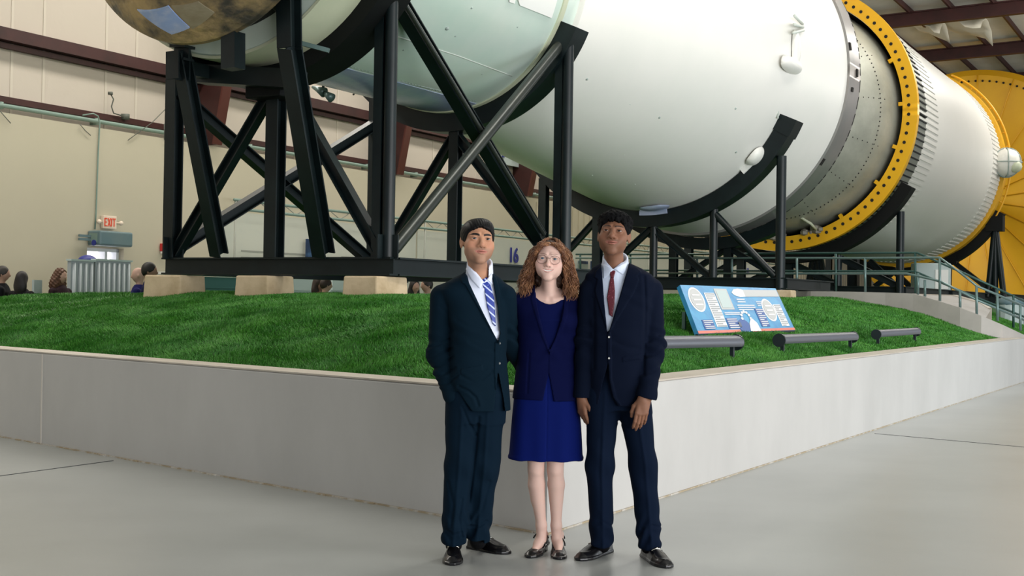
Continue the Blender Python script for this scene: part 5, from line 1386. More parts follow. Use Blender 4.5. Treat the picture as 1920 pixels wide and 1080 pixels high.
A=dict(id='a',seed=1.,cx=884,t=6.80,label='left man in teal navy suit with blue striped tie, hand in trouser pocket',
 eye=(896,453),headdy=-.03,hrot=(math.radians(13),math.radians(7),math.radians(2)),hsc=1.09,face=dict(w=1.0,smile=.0020,lipw=.030,open=.0043,brow=.0056,browa=1.,full=1.05,nose=1.08,browup=-.0035),pal=palA,
 neck=(899,520,.0),yaw=math.radians(12),
 torso=[(503,884,914,.05,.03),(510,872,922,.065,.03),(520,853,936,.085,.025),(531,832,948,.10,.02),(545,822,953,.108,.015),(575,834,952,.118,.008),(620,843,950,.120,.0),(665,843,949,.118,.0),(710,840,952,.126,.0),(745,842,955,.132,.0),(768,842,957,.134,.0)],
 armL=[(829,556,.02),(823,668,.03),(849,742,-.04),(862,762,-.045)],armR=[(946,556,.03),(952,640,.13),(985,690,.22),(1000,692,.22)],armr=[.064,.058,.044,.040],
 legs=[[(869,742,.0),(862,868,-.03),(851,1010,-.06)],[(917,742,.0),(909,870,.0),(894,1008,.02)]],legr=[.095,.074,.066],legfold=[0.3,2.1],crease=0.0,
 hip=lambda L:tabpx(L,[(640,862,940,.08,.0),(700,856,944,.09,.0),(740,850,945,.105,.0),(790,842,945,.10,.0)]),hipz=L0 if False else 1.0,
 hands=[dict(w=(860,751,-.052),R=np.array(Matrix.Rotation(math.radians(-24),3,'Y')),side=-1,curl=.2)],
 cuffs=[((852,749,-.04),(.62,.0,-.72)),None],
 V=dict(poly=[(874,505),(880,530),(906,585),(934,640),(938,625),(933,575),(924,527),(916,505)],skirtgap=[(934,694),(926,772),(948,776),(944,745)],
   lapL=[(872,508),(862,519),(868,531),(873,534),(905,590),(934,640),(930,622),(900,575),(880,532)],lapR=[(922,513),(930,520),(937,545),(940,590),(936,640),(934,625),(933,575),(925,527)],edge=[(929,640),(936,640),(940,700),(948,766),(931,762),(928,700)]),
 pocket=[(866,690),(905,682),(906,692),(867,700)],
 cut=[(830,738),(861,731),(874,750),(893,776),(850,820),(825,800)],
 creases=[([(803,652),(822,646),(843,636)],.007,.008),([(802,672),(824,664),(848,652)],.008,.008),([(806,694),(828,684),(850,668)],.008,.008),([(812,708),(834,700),(854,688)],.009,.008),([(822,724),(842,716),(860,702)],.008,.007),
   ([(866,702),(885,712),(905,708),(922,694)],.006,.009),([(862,722),(880,730),(893,742),(898,757)],.009,.008),([(858,600),(880,612),(905,618)],.003,.012),([(826,575),(840,590),(846,620)],.004,.010),([(882,640),(905,652),(925,655)],.003,.010)],
 tcreases=[([(868,760),(880,790),(893,812)],.008,.008),([(898,780),(893,830),(886,890),(878,950)],.010,.010),([(842,900),(852,940),(846,980)],.006,.009),([(868,930),(862,965),(868,1000)],.007,.008),([(918,900),(905,950),(890,975)],.007,.009),([(912,975),(897,985),(880,982)],.008,.007),([(838,985),(852,995),(868,990)],.007,.007)],
 collh=.070,colslope=.55,
 collarpoly=[[(873,504),(880,500),(905,527),(900,541),(884,524)],[(914,524),(922,512),(929,535),(922,533)]],
 throat=[(885,490),(893,510),(908,529),(916,520),(917,490)],
 tie=dict(knot=[(900,527),(912,520),(919,524),(919,536),(908,541)],blade=[(908,538),(919,532),(927,560),(930,612),(924,606),(914,575)],mat=M['tieA']),
 suit=M['skinA_suit'],trouser=M['suitA2'],shirt=M['shirtw'],
 hems=[((851,1017,-.06),.25),((894,1014,.02),.2)],shoes=[((851,1037),(848,1061)),((882,1027),(955,1039))],buttons=[(937,643),(937,680)],btn=M['btn'])

M['hairblk']=mat('black_hair',(.0035,.0035,.004),.5,spec=.14)
M['hairafro']=mat('black_curly_hair',(.003,.003,.0035),.8,spec=.1)
pA,HA,LAp,OA,jA=suit_man(A)
hair_cap('hair',HA,M['hairblk'],pA,[(-.12,.060),(-.075,.057),(-.060,.040),(-.045,.018),(-.030,-.012),(-.012,-.016),(.0,-.002),(.022,.010),(.034,-.035),(.10,-.060)],
   lambda q:.007+.010*np.clip((q[2]-.03)/.07,0,1)+.006*np.clip((q[0]+.01)/.05,0,1)*np.clip((q[2]-.05)/.04,0,1),
   lambda q:.0004*np.sin(q[0]*520+q[1]*160+30*q[2]+2*np.sin(q[1]*60))+.0005*np.sin(q[1]*300+q[2]*260+q[0]*90)*np.clip((.06-q[2])/.05,0,1),
   grain=lambda q:.003*np.sin(q[0]*110+1.9)+.0012*np.sin(q[0]*430)+.001*np.sin(q[0]*910))
# ================= man on the right
palB=dict(skin=(.205,.095,.055),blush=(.22,.085,.05),lip=(.30,.115,.085),hair=(.008,.006,.005),stubble=.25,stubcol=(.09,.045,.03))
M['suitB']=fabric('dark_navy_wool',(.0016,.0042,.0135),.55); M['trB']=fabric('dark_navy_trouser',(.0016,.0058,.0175),.55)
Rz=lambda a:np.array(Matrix.Rotation(math.radians(a),3,'Z')); Ry=lambda a:np.array(Matrix.Rotation(math.radians(a),3,'Y')); Rx=lambda a:np.array(Matrix.Rotation(math.radians(a),3,'X'))
B=dict(id='b',seed=2.4,cx=1160,t=6.85,label='right man, tallest, in dark navy suit with burgundy dotted tie, both arms hanging',
 eye=(1151,441),headdy=-.01,hrot=(math.radians(-9),math.radians(13),math.radians(3)),hsc=1.06,face=dict(w=1.0,smile=.0034,lipw=.031,open=.0034,brow=.0042,browa=.85,full=1.1,nose=1.15,browup=-.001),pal=palB,
 neck=(1154,507,.0),yaw=math.radians(-8),
 torso=[(484,1142,1166,.05,.03),(492,1128,1182,.07,.03),(502,1112,1204,.09,.025),(514,1101,1224,.105,.02),(530,1096,1236,.112,.015),(560,1100,1229,.122,.006),(600,1103,1219,.124,.0),(650,1106,1213,.120,.0),(700,1104,1213,.124,.0),(740,1101,1214,.128,.0),(758,1102,1213,.128,.0)],
 armL=[(1108,545,.03),(1100,640,.035),(1094,742,.0),(1093,760,-.01)],armR=[(1221,544,.02),(1225,650,.0),(1212,742,-.125),(1208,762,-.145)],armr=[.064,.060,.050,.044],
 legs=[[(1131,742,.0),(1125,868,-.01),(1128,1014,.0)],[(1187,742,.0),(1206,868,-.01),(1218,1018,-.05)]],legr=[.092,.070,.062],legfold=[1.1,3.3],crease=0.004,
 hip=lambda L:tabpx(L,[(640,1112,1204,.08,.0),(700,1108,1208,.09,.0),(745,1104,1212,.100,.0),(768,1103,1216,.098,.0)]),hipz=1.0,
 hands=[dict(w=(1206,746,-.150),R=Rz(6)@Ry(7)@Rx(-8),side=-1,curl=.30,sc=1.0),dict(w=(1091,745,-.02),R=Rz(-60)@Rx(4),side=1,curl=.34,sc=1.05)],
 cuffs=[((1093,745,.0),(0,0,-1)),((1211,746,-.13),(-.24,0,-.97))],
 V=dict(poly=[(1127,494),(1128,520),(1131,570),(1136,622),(1140,619),(1157,563),(1170,520),(1181,488)],skirtgap=[(1138,678),(1139,708),(1146,742),(1158,762),(1118,764),(1128,715)],
   lapL=[(1128,498),(1117,508),(1113,520),(1119,524),(1114,545),(1136,622),(1137,618),(1131,570),(1128,520)],lapR=[(1178,493),(1190,499),(1200,510),(1191,517),(1194,525),(1185,548),(1139,622),(1138,616),(1156,562),(1169,520)],edge=[(1136,622),(1142,622),(1144,708),(1152,742),(1162,757),(1158,757),(1146,742),(1138,708),(1136,660)]),
 pocket=[(1163,668),(1196,663),(1196,671),(1163,677)],
 creases=[([(1205,520),(1207,580),(1206,640),(1203,700)],.008,.009),([(1212,640),(1228,632),(1243,622)],.005,.008),([(1205,668),(1224,664),(1242,650)],.006,.008),([(1200,700),(1220,694),(1238,682)],.004,.008),([(1150,640),(1172,650),(1196,652)],.003,.010),([(1112,560),(1113,620),(1112,690)],.006,.010)],
 tcreases=[([(1125,820),(1122,880),(1126,950)],.003,.010),([(1146,985),(1130,975),(1112,980)],.006,.008),([(1236,985),(1218,978),(1200,985)],.007,.008),([(1160,790),(1175,800),(1195,800)],.005,.008)],
 collh=.062,colslope=.55,
 collarpoly=[[(1130,497),(1134,497),(1148,505),(1140,517),(1130,522)],[(1178,486),(1172,492),(1149,504),(1166,516),(1172,508)]],
 throat=[(1135,470),(1137,492),(1148,505),(1163,493),(1170,470)],
 tie=dict(knot=[(1141,508),(1147,505),(1153,508),(1149,521),(1143,521)],blade=[(1143,519),(1149,519),(1151,545),(1150,570),(1146,594),(1140,590),(1136,558)],mat=M['tieB']),
 suit=M['suitB'],trouser=M['trB'],shirt=M['shirts'],
 hems=[((1128,1021,.0),.25),((1218,1026,-.05),.25)],shoes=[((1140,1034),(1084,1052)),((1211,1043),(1253,1066))],buttons=[(1139,631),(1139,670)],btn=M['metalb'])
pB,HB,LBp,OB,jB=suit_man(B)
def afro(q,D):
    r=np.zeros_like(D); return D
rgk=np.random.default_rng(5)
hair_cap('hair',HB,M['hairafro'],pB,[(-.12,.052),(-.075,.050),(-.060,.040),(-.045,.020),(-.030,.002),(-.012,-.004),(.0,.004),(.022,.010),(.034,-.030),(.10,-.055)],
   lambda q:.006+.026*np.clip((q[2]-.035)/.05,0,1)+.004*np.clip((-q[1]-.02)/.06,0,1),
   lambda q:.0055*np.sin(q[0]*170+2*np.sin(q[1]*90))*np.sin(q[1]*160+2*np.sin(q[2]*80))*np.sin(q[2]*150+1.5*np.sin(q[0]*100))*np.clip((q[2]-.02)/.03,.3,1)+.0015*np.sin(q[0]*600)*np.sin(q[1]*560)*np.sin(q[2]*580),
   grain=lambda q:.003*np.sin(q[0]*190+.6)+.002*np.sin(q[0]*420))
# ================= woman in the middle
palC=dict(skin=(.64,.43,.36),blush=(.76,.36,.30),lip=(.60,.20,.19),hair=(.10,.045,.02),stubble=0)
M['wjacket']=fabric('royal_navy_jacket',(.0009,.0025,.030),.6); M['wtop']=fabric('royal_navy_top',(.0010,.0035,.042),.6); M['wskirt']=fabric('royal_blue_skirt',(.0010,.0058,.078),.6)
def woman():
    t=6.92; O,L=mkperson(1027,t,None)
    P=dict(w=1.02,jaw=.97,smile=.0065,open=.0052,brow=.0024,browa=.7,full=.85,nose=.92,gap=.0034,teeth=True,lipw=.029)
    Hd=Head(L(1031,487,-.03),rotm(math.radians(-6),math.radians(2),math.radians(3)),1.01,P)
    tor=tabpx(L,[(530,1008,1052,.05,.03),(540,994,1062,.065,.03),(548,976,1074,.08,.025),(558,962,1086,.090,.02),(572,958,1090,.100,.012),(600,966,1086,.118,-.002),(640,970,1083,.100,.0),(676,971,1080,.090,.0),(705,966,1084,.100,.0),(748,960,1090,.116,.0)])
    tb=[(z,cx,cy,a-.028,b-.020) for z,cx,cy,a,b in tor]; tt=[(z,cx,cy,a-.012,b-.010) for z,cx,cy,a,b in tor]
    armL=[L(972,566,.02),L(962,640,.06),L(925,700,.18),L(905,705,.20)]; armR=[L(1078,566,.02),L(1088,640,.07),L(1120,700,.19),L(1145,700,.21)]; ar=[.050,.044,.038,.034]
    lg=[[L(1006,800,.0),L(1005,880,-.01),L(1006,908,.01),L(1015,985,.02),L(1015,1012,.02)],[L(1044,800,.0),L(1041,880,-.02),L(1043,908,.0),L(1043,985,.01),L(1043,1012,.02)]]; lr=[.066,.043,.045,.026,.026]
    bd=Comp(); bd.add(Hd.sdf,Hd.c,.17,.012)
    nb=L(1030,553); nt=Hd.w((0,.028,-.070)); addchain(bd,[nt,nb+np.array((0,.02,0))],[.041,.047],.024); addchain(bd,[np.array(Hd.w((0,-.015,-.075))),nb+np.array((0,-.005,-.03))],[.024,.036],.02)
    # collar bones
    addchain(bd,[nb+np.array((-.02,-.045,-.028)),nb+np.array((-.10,-.02,-.018))],[.010,.010],.02); addchain(bd,[nb+np.array((.02,-.045,-.028)),nb+np.array((.10,-.02,-.018))],[.010,.010],.02)
    c_,r_=bound([(q[1],q[2],q[0]) for q in tb],.2); bd.add(lambda p:loft(p,tb,2.2,0),c_,.9,.03)
    hipb=tabpx(L,[(700,980,1072,.085,.0),(760,972,1078,.095,.0),(800,980,1070,.085,.0)]); bd.add(lambda p:loft(p,hipb,2.2,0),c_,.9,.03)
    for a_ in(armL,armR): addchain(bd,a_,[r*.66 for r in ar],.02)
    for i,l_ in enumerate(lg):
        addchain(bd,l_,lr,.03 if i==0 else .008)
        k_=l_[1]; addchain(bd,[k_+np.array((0,-.019,.005)),k_+np.array((0,-.022,-.012))],[.024,.021],.012)
        c2=l_[2]+np.array((0,.018,-.015)); addchain(bd,[c2,c2+np.array((0,-.004,-.07))],[.037,.027],.02)
    shoes_=[((1021,1030),(992,1047)),((1045,1031),(1049,1050))]
    for (hl,to),l_ in zip(shoes_,lg):
        h_=np.array(at_z(*hl,0)-O);t_=np.array(at_z(*to,0)-O); u=(t_-h_)/np.linalg.norm(t_-h_); 
        addchain(bd,[l_[3],h_+u*.045+np.array((0,0,.085)),h_+u*.12+np.array((0,0,.048)),h_+u*.20+np.array((0,0,.018))],[.026,.029,.025,.014],.02)
        addchain(bd,[h_+u*.03+np.array((0,0,.055)),h_+u*.05+np.array((0,0,.09))],[.022,.026],.02)
    for W,s_ in ((armL[3],-1),(armR[3],1)): add_hand(bd,W+np.array((s_*.02,0,0)),Ry(90 if s_<0 else -90)@Rz(180),1,.3,.9)
    def bcol(p): 
        q=Hd.q(p); c=head_col(q,P,palC); return np.where((q[2]<-.13)[:,None],np.array(palC['skin'])*np.array((.97,.97,.97)),c)
    per=bodymesh(bd,Hd,[],skinmat('skin_c'),bcol); per.location=O
    tag(per,'woman with long curly brown hair and glasses in a royal blue skirt suit','person')
    eyes(Hd,per,M['irisb'])
    # top
    sc_=[L(*q)[[0,2]] for q in [(1002,520),(1005,556),(1012,564),(1022,569),(1030,570.5),(1040,569),(1049,564),(1055,555),(1058,520)]]
    def topf(p):
        D=loft(p,tt,2.4,0)-.0+.0012*noise3(p,20,2); D=np.maximum(D,-np.maximum(poly2(p[0],p[2],sc_),p[1]-.06)); D=np.maximum(D,p[2]-L(1030,548)[2]); 
        return D
    sculpt('top',topf,(-.26,-.2,tor[0][0]),(.26,.2,1.6),.0034,M['wtop'],per)
    V=[L(*q)[[0,2]] for q in [(1003,530),(1003,552),(1009,585),(1018,620),(1030,655),(1040,633),(1051,600),(1056,575),(1058,552),(1058,530)]]
    low=[L(*q)[[0,2]] for q in [(1028,698),(1016,752),(1038,752)]]
    lapA=[L(*q)[[0,2]] for q in [(1001,545),(995,560),(1003,590),(1015,630),(1029,662),(1033,656),(1019,620),(1009,585),(1004,552)]]
    lapB=[L(*q)[[0,2]] for q in [(1057,548),(1064,560),(1062,590),(1052,620),(1030,662),(1030,654),(1040,633),(1051,600),(1056,575)]]
    dart=[L(*q)[[0,2]] for q in [(991,660),(993,660),(989,735),(987,735)]]
    def jf(p):
        D=loft(p,tor,2.4,0)+.002*noise3(p,18,4)+.0022*np.sin(p[2]*50+np.abs(p[0])*70)*np.exp(-((p[2]-L(1030,660)[2])/.06)**2)*np.clip(1-np.abs(p[0])/.15,0,1)
        bz=L(1030,600)[2]; 
        for sx in(-.062,.062): D=smin(D,ellp(p,(sx+.01,-.070,bz),(.058,.052,.058)),.03)
        for lp in(lapA,lapB): D=smin(D,np.maximum(D-.005,np.maximum(poly2(p[0],p[2],lp),p[1])),.002)
        D=D+.003*np.exp(-(poly2(p[0],p[2],dart)/.003)**2)*(p[1]<0)
        cx=L(1029,680)[0]; D=np.where((p[0]>cx)&(p[1]<0)&(p[2]<L(1030,655)[2]),D-.0035,D)
        for a_ in(armL,armR):
            A_=chain(p,a_,ar,.03)+.003*np.sin(p[2]*60+p[0]*40); D=smin(D,A_,.016)
        D=np.maximum(D,-np.maximum(poly2(p[0],p[2],V),p[1]-.03)); D=np.maximum(D,-np.maximum(poly2(p[0],p[2],low),p[1])); 
        D=smax(D,-rcone(p,nb+np.array((0,.02,-.03)),nt,.066,.062),.006)
        return D
    J=sculpt('jacket',jf,(-.42,-.24,tor[0][0]-.02),(.42,.36,1.6),.0038,M['wjacket'],per)
    c=L(1030,656); 
    button((c[0],-.112,c[2]),.007,M['wjacket'],'button',J)
    sk=tabpx(L,[(690,972,1080,.090,.0),(748,963,1086,.108,.0),(800,958,1089,.116,.0),(861,952,1091,.122,.0)])
    def skf(p):
        D=loft(p,sk,2.5,0)+.0025*np.sin(p[0]*55+1)*np.clip((sk[-1][0]-p[2])/.4,0,1)+.002*noise3(p,12,7)
        xs=L(1024,800)[0]; D=D+.0035*np.exp(-((p[0]-xs)/.003)**2)*(p[1]<0); D=D-.003*np.exp(-((p[2]-sk[0][0]-.012)/.012)**2)
        inn=[(z,cx,cy,a-.012,b-.012) for z,cx,cy,a,b in sk]; D=np.maximum(D,-np.maximum(loft(p,[(inn[0][0]-.5,)+inn[0][1:]]+inn,2.5,0),p[2]-sk[0][0]-.22)); return D
    sculpt('skirt',skf,(-.28,-.2,sk[0][0]-.03),(.28,.2,sk[-1][0]+.03),.0036,M['wskirt'],per)
    for (hl,to) in shoes_:
        h_=at_z(*hl,0)-O;t_=at_z(*to,0)-O; s_,u,nrm,Ls=shoe('shoe',h_,t_,M['leather'],per,w=.041,pump=True)
        hv=np.array(h_); 
        def arcp(a0,z0,a1,z1,w0):
            mb=MB(); P_=[]
            for k in range(13):
                f=k/12; th=PI*f; P_.append(Vector(hv+u*(a0+(a1-a0)*f)+nrm*(math.cos(th)*w0)+np.array((0,0,z0+(z1-z0)*f+math.sin(th)*.030))))
            mb.tube(P_,.0042,8); o=mb.build('strap',M['leather'],None,smooth=True); o.parent=s_
        arcp(.05,.072,.085,.072,.036); arcp(.115,.045,.05,.078,.036)
    # glasses
    G=bpy.data.objects.new('glasses',None); C.objects.link(G); G.parent=per; G.empty_display_size=.02
    Rm=Matrix([list(r) for r in Hd.R]).to_4x4(); TM=Matrix.Translation(Vector(Hd.c))@Rm
    M['gold']=mat('thin_rose_frame',(.12,.065,.055),.3,metal=.7)
    M['lens']=bpy.data.materials.new('clear_lens'); m=M['lens']; m.use_nodes=True; nt_=m.node_tree; nt_.nodes.clear(); o_=nt_.nodes.new('ShaderNodeOutputMaterial'); mx=nt_.nodes.new('ShaderNodeMixShader'); tr=nt_.nodes.new('ShaderNodeBsdfTransparent'); gl=nt_.nodes.new('ShaderNodeBsdfGlossy'); gl.inputs['Roughness'].default_value=.03; mx.inputs[0].default_value=.012
    nt_.links.new(tr.outputs[0],mx.inputs[1]);nt_.links.new(gl.outputs[0],mx.inputs[2]);nt_.links.new(mx.outputs[0],o_.inputs[0])
    for sx in(-1,1):
        mb=MB(); mb.tube([Vector((sx*.0345+.0255*math.cos(a)*(1 if math.sin(a)<.3 else 1.0),-.1005+abs(math.cos(a)*.5+.5 if sx>0 else .5-math.cos(a)*.5)*.010,-.0065+.0225*math.sin(a))) for a in np.linspace(0,2*PI,33)],.0011,6)
        o=mb.build('frame_rim',M['gold'],None,smooth=True); o.data.transform(TM); o.parent=G
        mb=MB(); mb.tube([Vector((sx*.060,-.090,.002)),Vector((sx*.070,-.075,.004)),Vector((sx*.077,-.02,.004)),Vector((sx*.078,.012,.0))],.0014,6); o=mb.build('temple_arm',M['gold'],None,smooth=True); o.data.transform(TM); o.parent=G
        mb=MB(); cc=Vector((sx*.0345,-.0962,-.0065)); k=24; ring=[cc+Vector((.0245*math.cos(a),(.005*sx*math.cos(a)),.0215*math.sin(a))) for a in np.linspace(0,2*PI,k,endpoint=False)]
        mb.add(ring+[q+Vector((0,.0012,0)) for q in ring],[tuple(range(k)),tuple(range(k,2*k))[::-1]]+[(i,(i+1)%k,(i+1)%k+k,i+k) for i in range(k)]); o=mb.build('lens',m,None); o.data.transform(TM); o.parent=G
    mb=MB(); mb.tube([Vector((-.010,-.1005,-.001)),Vector((-.005,-.1025,.002)),Vector((.005,-.1025,.002)),Vector((.010,-.1005,-.001))],.0012,6); o=mb.build('bridge',M['gold'],None,smooth=True); o.data.transform(TM); o.parent=G
    # hair: inner mass + curls
    hm=mat('curly_brown_hair',(.12,.045,.018),.5,noise=(22,(.36,.17,.075),.42,.72,3),spec=.5)
    def base(p):
        q=Hd.q(p); D=ellp(q,(0,.022,.028),(.079,.096,.076)); D=smin(D,ellp(q,(0,.050,-.065),(.094,.045,.098)),.03)+.006*np.sin(q[0]*190+2*np.sin(q[2]*60))*np.sin(q[2]*170+q[1]*80)
        fc=ellp(q,(0,-.090,-.030),(.072,.105,.135)); D=smax(D,-fc,.01); D=np.maximum(D,-ellp(q,(0,.02,.02),(.068,.088,.068)))
        nk=rcone(q,(0,.03,-.05),(0,.03,-.3),.040,.046); D=np.maximum(D,-nk); return D*Hd.sc
    c=Hd.c; V1,F1=mesh_sdf(base,c-np.array((.17,.17,.25)),c+np.array((.17,.17,.16)),.0045); V1=relax(V1,F1,1)
    rg=np.random.default_rng(21); mb=MB()
    for i in range(1300):
        az=rg.uniform(0,2*PI); fr=abs(((az+PI)%(2*PI))-PI)   # 0 = towards the camera
        el=rg.uniform(.15,1.55)
        sx_=math.sin(az); cy_=-math.cos(az)
        root=np.array((.070*sx_*math.cos(el*.9),.018+.088*cy_*math.cos(el*.9),.030+.072*math.sin(el)))
        front=fr<.95
        if front:
            # fringe locks sweep sideways off the parting
            sgn=1 if sx_>=0 else -1
            if rg.random()<.12: continue
            root=np.array((sgn*rg.uniform(.0,.055),-.045-.02*rg.random(),.090-.02*rg.random()))
            P0=[root,np.array((sgn*rg.uniform(.035,.060),-.082+.02*rg.random(),.066+.012*rg.random())),np.array((sgn*rg.uniform(.068,.080),-.050,.025+.02*rg.random())),np.array((sgn*rg.uniform(.078,.115),-.03+.05*rg.random(),-.05)),np.array((sgn*rg.uniform(.080,.150),-.03+.06*rg.random(),rg.uniform(-.20,-.10)))]
            if rg.random()<.35: P0=P0[:3]
        else:
            lift=.012*rg.random()+.006; root=root*np.array((1,1,1))+np.array((0,0,lift if root[2]>.07 else 0))
            out=rg.uniform(.75,1.14); bx=.140*out;by=.085*out; ln=rg.uniform(-.215,-.13)
            sy=max(cy_,-.45)
            P0=[root,np.array((.092*sx_*out,.02+.098*sy,.035+.02*rg.random())),np.array((.118*sx_*out,.02+.100*sy*out,-.04)),np.array((bx*sx_,.02+by*sy,-.11)),np.array((bx*sx_*(.92+.2*rg.random()),.015+by*sy,ln))]
        n_s=44; P0=np.array(P0); u=np.linspace(0,len(P0)-1,n_s); pts=np.stack([np.interp(u,np.arange(len(P0)),P0[:,k]) for k in range(3)],1)
        for _ in range(6): pts[1:-1]=(pts[:-2]+pts[2:]+2*pts[1:-1])/4
        ph=rg.uniform(0,6.28); fq=rg.uniform(22,42)*(1 if rg.random()<.5 else -1); am=rg.uniform(.005,.010)
        f=np.linspace(0,1,n_s); w_=am*np.clip(f*3.5,.25,1)
        pts=pts+np.stack([w_*np.cos(ph+f*fq),w_*np.sin(ph+f*fq),w_*.5*np.sin(ph*2+f*fq*.9)],1)
        r0=rg.uniform(.0014,.0031); rr=[r0*(1-.65*a**2) for a in f]
        mb.tube([Vector(Hd.w(q)) for q in pts],rr,5)
    o=link('hair',mb.v,mb.f,hm,None,True); o.parent=per
    o2=mkmesh('hair_underlayer',V1,F1,mat('dark_brown_hair',(.035,.014,.007),.6),o,None,0)
    return per
pC=woman()

# ================= small background visitors
def visitor(px,ytop,t,h,yaw,label,skin,hairc,topc,hairkind='short',sit=0.,bottomc=(.02,.02,.03),ch=.012):
    P0=at_t(px,ytop,t); top=P0.z; O=Vector((P0.x,P0.y,top-h)) if sit else Vector((P0.x,P0.y,0)); hh=top-O.z
    S=hh/1.75; z=lambda v:v*S
    R=rotm(yaw)
    def q_(p):
        return (p[0]*R[0,0]+p[1]*R[1,0], p[0]*R[0,1]+p[1]*R[1,1], p[2])
    def bodyf(p):
        q=q_(p); D=ellp(q,(0,-.005*S,z(1.63)),(.075*S,.095*S,.115*S)); D=smin(D,ellp(q,(0,-.10*S,z(1.605)),(.014*S,.02*S,.022*S)),.012)
        D=smin(D,rcone(q,(0,.02,z(1.55)),(0,.02,z(1.42)),.052*S,.058*S),.02)
        for sx in(-1,1): D=smin(D,ellp(q,(sx*.076*S,.01,z(1.62)),(.012*S,.02*S,.03*S)),.006)
        D=smin(D,loft(q,[(z(.85),0,0,.13*S,.09*S),(z(1.1),0,0,.13*S,.09*S),(z(1.38),0,0,.15*S,.09*S),(z(1.46),0,0,.06*S,.06*S)],2.2),.03)
        for sx in(-1,1):
            D=smin(D,chain(q,[(sx*.17*S,0,z(1.38)),(sx*.20*S,.0,z(1.12)),(sx*.17*S,-.14*S,z(.98)),(sx*.12*S,-.24*S,z(1.0))],[.04*S,.036*S,.028*S,.03*S],.02),.03)
            D=smin(D,chain(q,[(sx*.09*S,0,z(.88)),(sx*.10*S,-.01,z(.48)),(sx*.10*S,.01,z(.06)),(sx*.10*S,-.12*S,z(.04))],[.08*S,.055*S,.04*S,.035*S],.03),.04)
        return D
    per=sculpt('person',bodyf,(-.34,-.36,-.02),(.34,.36,hh+.1),ch,mat('visitor_skin',skin,.55),sm=1); per.location=O; tag(per,label,'person')
    def tf_(p):
        q=q_(p); D=loft(q,[(z(.82),0,0,.165*S,.115*S),(z(1.05),0,0,.155*S,.11*S),(z(1.35),0,0,.19*S,.115*S),(z(1.44),0,0,.12*S,.085*S),(z(1.49),0,.01,.065*S,.06*S)],2.3)
        for sx in(-1,1): D=smin(D,chain(q,[(sx*.175*S,0,z(1.385)),(sx*.205*S,.0,z(1.12)),(sx*.175*S,-.13*S,z(.99))],[.062*S,.052*S,.042*S],.02),.02)
        return D+.004*noise3(p,20,px)
    sculpt('jacket',tf_,(-.34,-.36,z(.75)),(.34,.36,z(1.6)),ch,mat('visitor_jacket',topc,.8,spec=.15),per,sm=1)
    def bf_(p):
        q=q_(p); D=None
        for sx in(-1,1):
            v=chain(q,[(sx*.09*S,0,z(.86)),(sx*.10*S,-.01,z(.48)),(sx*.10*S,.01,z(.08))],[.098*S,.072*S,.06*S],.03); D=v if D is None else smin(D,v,.03)
        return D
    sculpt('trousers',bf_,(-.3,-.3,0.),(.3,.3,z(1.02)),ch,mat('visitor_trousers',bottomc,.8),per,sm=1)
    if hairkind!='bald':
        def hf(p):
            q=q_(p); D=ellp(q,(0,.012*S,z(1.645)),(.088*S,.105*S,.115*S))
            if hairkind=='long': D=smin(D,ellp(q,(0,.045*S,z(1.52)),(.115*S,.075*S,.15*S)),.04)
            if hairkind=='curly': D=smin(D,ellp(q,(0,.05*S,z(1.50)),(.16*S,.10*S,.17*S)),.05)+.012*np.sin(p[0]*90+p[2]*30)*np.sin(p[2]*80+p[1]*40)
            D=smax(D,-ellp(q,(0,-.11*S,z(1.58)),(.075*S,.09*S,.10*S)),.01)
            if hairkind=='short': D=smax(D,z(1.60)-q[2]-.5*q[1],.01)
            return D
        sculpt('hair',hf,(-.3,-.3,z(1.2)),(.3,.3,hh+.12),ch*.8,mat('visitor_hair',hairc,.6),per,sm=1)
    return per
visitor(6,499,20.0,1.7,math.radians(100),'man in black suit seen from the side at the far left edge',(.42,.24,.17),(.02,.015,.012),(.006,.006,.008))
visitor(42,509,19.6,1.7,math.radians(160),'dark haired woman in black turned away, second from the left edge',(.45,.27,.2),(.012,.008,.008),(.008,.007,.009),'long')
visitor(114,503,20.0,1.7,math.radians(70),'woman with curly brown hair beside the ribbed partition screen',(.45,.27,.2),(.09,.035,.015),(.03,.015,.02),'curly')
visitor(260,501,19.5,1.7,math.radians(-80),'bald man right beside the ribbed partition screen',(.55,.34,.27),(0,0,0),(.012,.012,.09),'bald')
visitor(281,492,18.6,1.8,math.radians(95),'dark haired man in navy shirt beside the leftmost concrete block',(.36,.2,.14),(.01,.008,.007),(.008,.008,.05))
visitor(598,519,21.5,1.7,math.radians(60),'person in dark red seen under the frame beside the middle block',(.42,.22,.16),(.03,.015,.01),(.16,.03,.03),'long')
visitor(612,521,21.2,1.7,math.radians(120),'person in blue seen under the frame right of the middle block',(.5,.3,.22),(.03,.015,.01),(.03,.08,.25))
visitor(800,522,21.5,1.7,math.radians(-60),'dark haired person seen just left of the suited men behind the turf',(.42,.25,.18),(.015,.01,.01),(.25,.26,.3))
visitor(778,524,22.0,1.7,math.radians(30),'person in black seen under the frame behind the near block',(.45,.27,.2),(.015,.01,.01),(.01,.01,.012),'long')
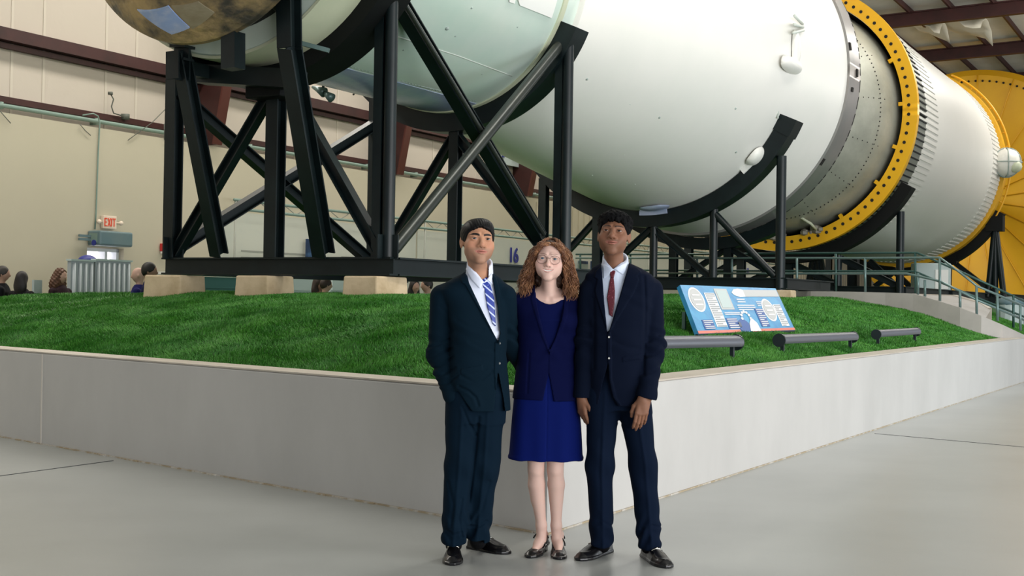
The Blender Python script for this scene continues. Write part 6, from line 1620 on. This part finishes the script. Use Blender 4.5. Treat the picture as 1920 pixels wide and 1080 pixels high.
# ------------------------------------------------------------------ LIGHT + CAMERA
w=bpy.data.worlds.new('World'); bpy.context.scene.world=w; w.use_nodes=True; bg=w.node_tree.nodes['Background']
bg.inputs[0].default_value=(.90,.95,1.0,1); bg.inputs[1].default_value=.42
def area(name,loc,target,sx,sy,power,col=(1,1,1),spread=PI):
    L=bpy.data.lights.new(name,'AREA'); L.shape='RECTANGLE'; L.size=sx; L.size_y=sy; L.energy=power; L.color=col; L.spread=spread
    o=bpy.data.objects.new(name,L); C.objects.link(o); o.location=loc; v=Vector(target)-Vector(loc); o.rotation_euler=v.to_track_quat('-Z','Y').to_euler(); return o
# window light from the right of the camera, then three added fill lamps
area('hall_window_light',(17,1,5.0),(0,11,2.2),9,8,1450,(1.0,.985,.96))
area('hall_fill_light',(10,-6,1.7),(3,16,4.5),13,3.2,1750,(.97,.98,1))  # added low fill that lifts the rocket underside, no door there
area('ceiling_fill_light',wallP(52,9.0,CZ+6),wallP(56,-7,CZ+11.5),14,3,850,(1,.97,.92))  # added fill aimed up to brighten the ceiling, no clerestory
area('underside_fill_light',(15,15,1.7),(4,26,4.6),11,3,520,(.86,.94,1))  # added low bluish fill for the underside of the white cone
# unseen fill lamps added under the roof, over the aisle and rocket side
for i,s in enumerate((8,20,32,46,60)):
    p=wallP(s,-17.5,CZ+10.2); area('roof_fill_light',p,p+n*1.0-Vector((0,0,3)),10,1.5,800,(1,.95,.86))
for i,s in enumerate((14,30,46)):
    p=wallP(s,-3.5,CZ+10.6); area('roof_fill_light',p,p-n*1.0-Vector((0,0,2)),10,2,650,(1,.96,.9))
cam=bpy.data.cameras.new('Camera'); cam.lens=FPX/1920*36; cam.sensor_width=36; cam.sensor_fit='HORIZONTAL'; cam.clip_start=.1; cam.clip_end=300
co=bpy.data.objects.new('Camera',cam); C.objects.link(co)
Rm=Matrix((RTV,UPV,-FW)).transposed().to_4x4(); co.matrix_world=Matrix.Translation(EYE)@Rm
sc=bpy.context.scene; sc.camera=co
sc.view_settings.view_transform='Standard'; sc.view_settings.look='None'; sc.view_settings.gamma=1; sc.view_settings.use_curve_mapping=False; sc.view_settings.exposure=.22
